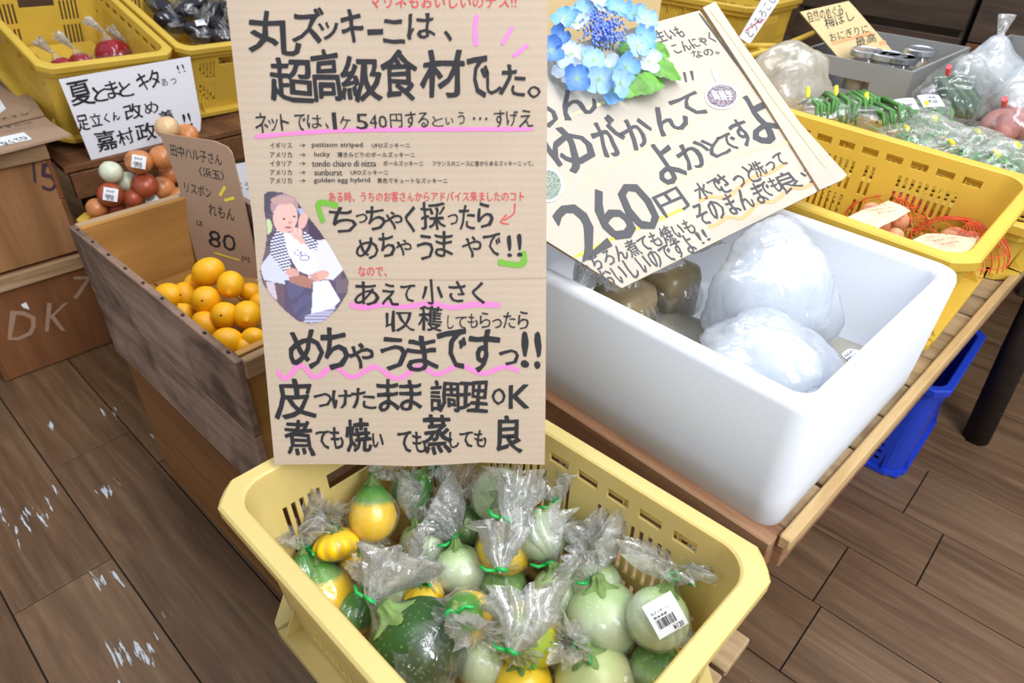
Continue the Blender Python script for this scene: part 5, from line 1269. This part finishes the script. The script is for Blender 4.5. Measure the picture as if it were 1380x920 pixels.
for x, y, lab in JR:
    c = P(x, y, .895); c.x = min(max(c.x, 2.00), 2.335); c.y = min(max(c.y, .618), .815); jar(c.x, c.y, c.z, lab)
for x, y, lab in ((1258, 62, 'jar lid showing in the second grey box, nearer'), (1275, 56, 'jar lid showing in the second grey box, farther')):
    c = P(x, y, .86); jar(min(max(c.x, 2.48), 2.76), min(max(c.y, .32), .52), .86, lab)
GS = Plane(P(1150, 60, .89), (.88, -.45, .05), (.2, .6, .9)); gs = sign_root('cream_card_sign', GS, 'cream card sign with orange lines standing among the jars', 'sign')
Z4 = lambda x, y: (1060+x/6.57, y/6.57)
poly_card('card_panel', GS, [GS.uv(*Z4(*p)) for p in ((430, 475), (120, 105), (550, 8), (600, 60), (930, 440), (1000, 500), (760, 600), (500, 560))], M['card4'], gs, .004, 0, M['edge'])
def l4(t, xa, ya, xb, yb, h): return line_item(GS, t, *Z4(xa, ya), *Z4(xb, yb), h)
write('lettering', GS, [l4('自然のめぐみ', 190, 155, 500, 80, .03), l4('梅ぼし', 340, 210, 590, 130, .03), l4('おにぎりに', 380, 335, 720, 250, .024), l4('最高', 610, 375, 790, 330, .026)], M['ink'], gs, .0006, .0, .05)
stroke('marker_stroke', GS, [Z4(400, 388), Z4(570, 340), Z4(760, 290)], .008, M['orange'], gs); stroke('marker_stroke', GS, [Z4(640, 430), Z4(700, 428)], .012, M['orange'], gs); stroke('marker_stroke', GS, [Z4(820, 385), Z4(880, 375)], .01, M['orange'], gs)

# ------------------------------------------------------------------ far back: folding crates, dark crates, plastic bag, strip sign
container('yellow_crate', (2.05, 1.32, .632), (0, 0, 0), .36, .50, .17, M['yellow2'], 'yellow slotted crate with a raised handle behind the price sign')
hd = thing('crate_handle_frame', (1.88, 1.06, .80), 'loose yellow plastic carrying frame resting on the rear crate edge', 'frame'); 
vv, ff = tube([P(1010, 76, .80)-hd.location, P(1045, 66, .81)-hd.location, P(1095, 45, .82)-hd.location], .009, 8); link('bar', vv, ff, M['yellow2'], hd, smooth=True)
vv, ff = tube([P(1006, 62, .80)-hd.location, P(1045, 62, .81)-hd.location], .009, 8); link('bar', vv, ff, M['yellow2'], hd, smooth=True)
container('yellow_crate', (2.62, 1.55, .632), (0, 0, 0), .40, .56, .24, M['yellow2'], 'far yellow slotted crate near the picture top, behind the white strip sign')
WS = Plane(P(1022, 30, .86), (.8, -.5, .1), (.4, .3, .9)); wsn = sign_root('white_strip_sign', WS, 'narrow white strip sign with writing sticking up behind the price sign', 'sign')
poly_card('card_panel', WS, [WS.uv(*p) for p in ((996, 50), (1010, 60), (1052, -2), (1060, -20), (1040, -24), (1026, 0))], M['paper'], wsn, .003, 0, M['ink'])
write('lettering', WS, [line_item(WS, 'とうもろこし', 1008, 48, 1042, -4, .03)], M['ink'], wsn, .0006, .0, .05)
stroke('marker_stroke', WS, [(1004, 42), (1018, 32), (1030, 26)], .004, M['red'], wsn)
pb = thing('clear_plastic_bag', P(1075, 115, .66), 'hazy clear plastic bag between the price sign and the bean bags', 'bag')
blob('film', pb, P(1060, 125, .81)-pb.location, (.125, .11, .11), film('hazy_film', .34, white=(.92, .90, .82), rough=.3, wr=14, dens=.35), 90, [((.8, .2, .9), .25, 8)], rot=.3)
bd = container('yellow_crate', (1.70, 1.02, .64), (0, 0, 0), .40, .50, .12, M['yellow2'], 'shallow yellow crate under the hazy plastic bag')
# dark wooden crates at the right rear
for k, (y0, y1, lab) in enumerate(((-.15, .70, 'dark brown wooden crate at the upper right corner of the picture'), (.72, 1.32, 'blackish slatted wooden crate left of the dark brown one, at the rear'))):
    root = thing('rear_wooden_crate', (2.98, (y0+y1)/2, .632), lab, 'crate'); Lg = y1-y0
    board('front_board', (.014, Lg, .15), M['darkw'] if k else M['darkw2'], root, (-.10, 0, .10 if k else .09)); board('front_board', (.014, Lg, .15), M['darkw'], root, (-.10, 0, .275 if k else .245))
    board('front_board', (.014, Lg, .15), M['darkw'], root, (-.10, 0, .44 if k else .40))
    board('back_board', (.014, Lg, .50), M['darkw'], root, (.25, 0, .252))
    for s_ in (-1, 1): board('end_board', (.33, .014, .50), M['darkw'], root, (.07, s_*(Lg/2-.008), .252))
    board('bottom_board', (.33, Lg-.04, .01), M['darkw'], root, (.07, 0, .01))
    if k:
        for q in range(3):
            o = fruit_mesh('bundle', .03, .05, 5, .1, M['tuber'] if q % 2 else M['label'], root, (0, 1, .1)); o.location = (-.03, -.1+q*.09, .36)
fw = thing('far_plinth', (3.29, 1.3, 0), 'dark wooden plinth under the rear crates', 'plinth')
for k in range(4): board('board', (.5, .48, .018), M['darkw'], fw, (.0, -1.5+k*.5, .622)); 
for k in (-1.3, .05): board('leg', (.06, .06, .612), M['darkw'], fw, (0, k, .306))
# brown boxes behind the price sign
for k, (x0, x1, y0, y1, z1, mt, lab) in enumerate(((.95, 1.465, 1.0, 1.28, 1.10, 'card4', 'tall light brown cardboard box behind the hydrangea'), (2.1, 2.55, 1.96, 2.25, .98, 'darkw2', 'orange brown wooden box at the picture top, right of the strip sign'), (1.13, 1.47, 1.62, 1.95, .86, 'card3', 'brown cardboard box behind the left of the hydrangea'))):
    zb = .636 if k < 2 else 0
    root = thing('rear_box', ((x0+x1)/2, (y0+y1)/2, zb), lab, 'box'); w_, l_, h_ = (x1-x0)/2, (y1-y0)/2, z1-zb; mb = MB(); t_ = .006
    mb.box(-w_, w_, -l_, -l_+t_, 0, h_); mb.box(-w_, w_, l_-t_, l_, 0, h_); mb.box(-w_, -w_+t_, -l_+t_, l_-t_, 0, h_); mb.box(w_-t_, w_, -l_+t_, l_-t_, 0, h_); mb.box(-w_+t_, w_-t_, -l_+t_, l_-t_, 0, t_)
    mb.obj('box_body', M[mt], root)
bt = thing('back_table', (2.72, 2.36, 0), 'dark table at the rear under the brown boxes', 'table')
for k in range(8): board('board', (1.5, .12, .018), M['darkw2'], bt, (0, -.40+k*.122, .624)); 
for xx in (-.7, .7): board('leg', (.05, .05, .612), M['darkw'], bt, (xx, 0, .306))

# ------------------------------------------------------------------ blue crate under the table
container('blue_crate', (1.742, .417, .003), (0, 0, math.radians(3)), .37, .52, .30, M['blue'], 'blue plastic mesh-sided crate on the floor under the table', mesh_side=True, tap=.008, flange=.015)
bpy.context.view_layer.update()
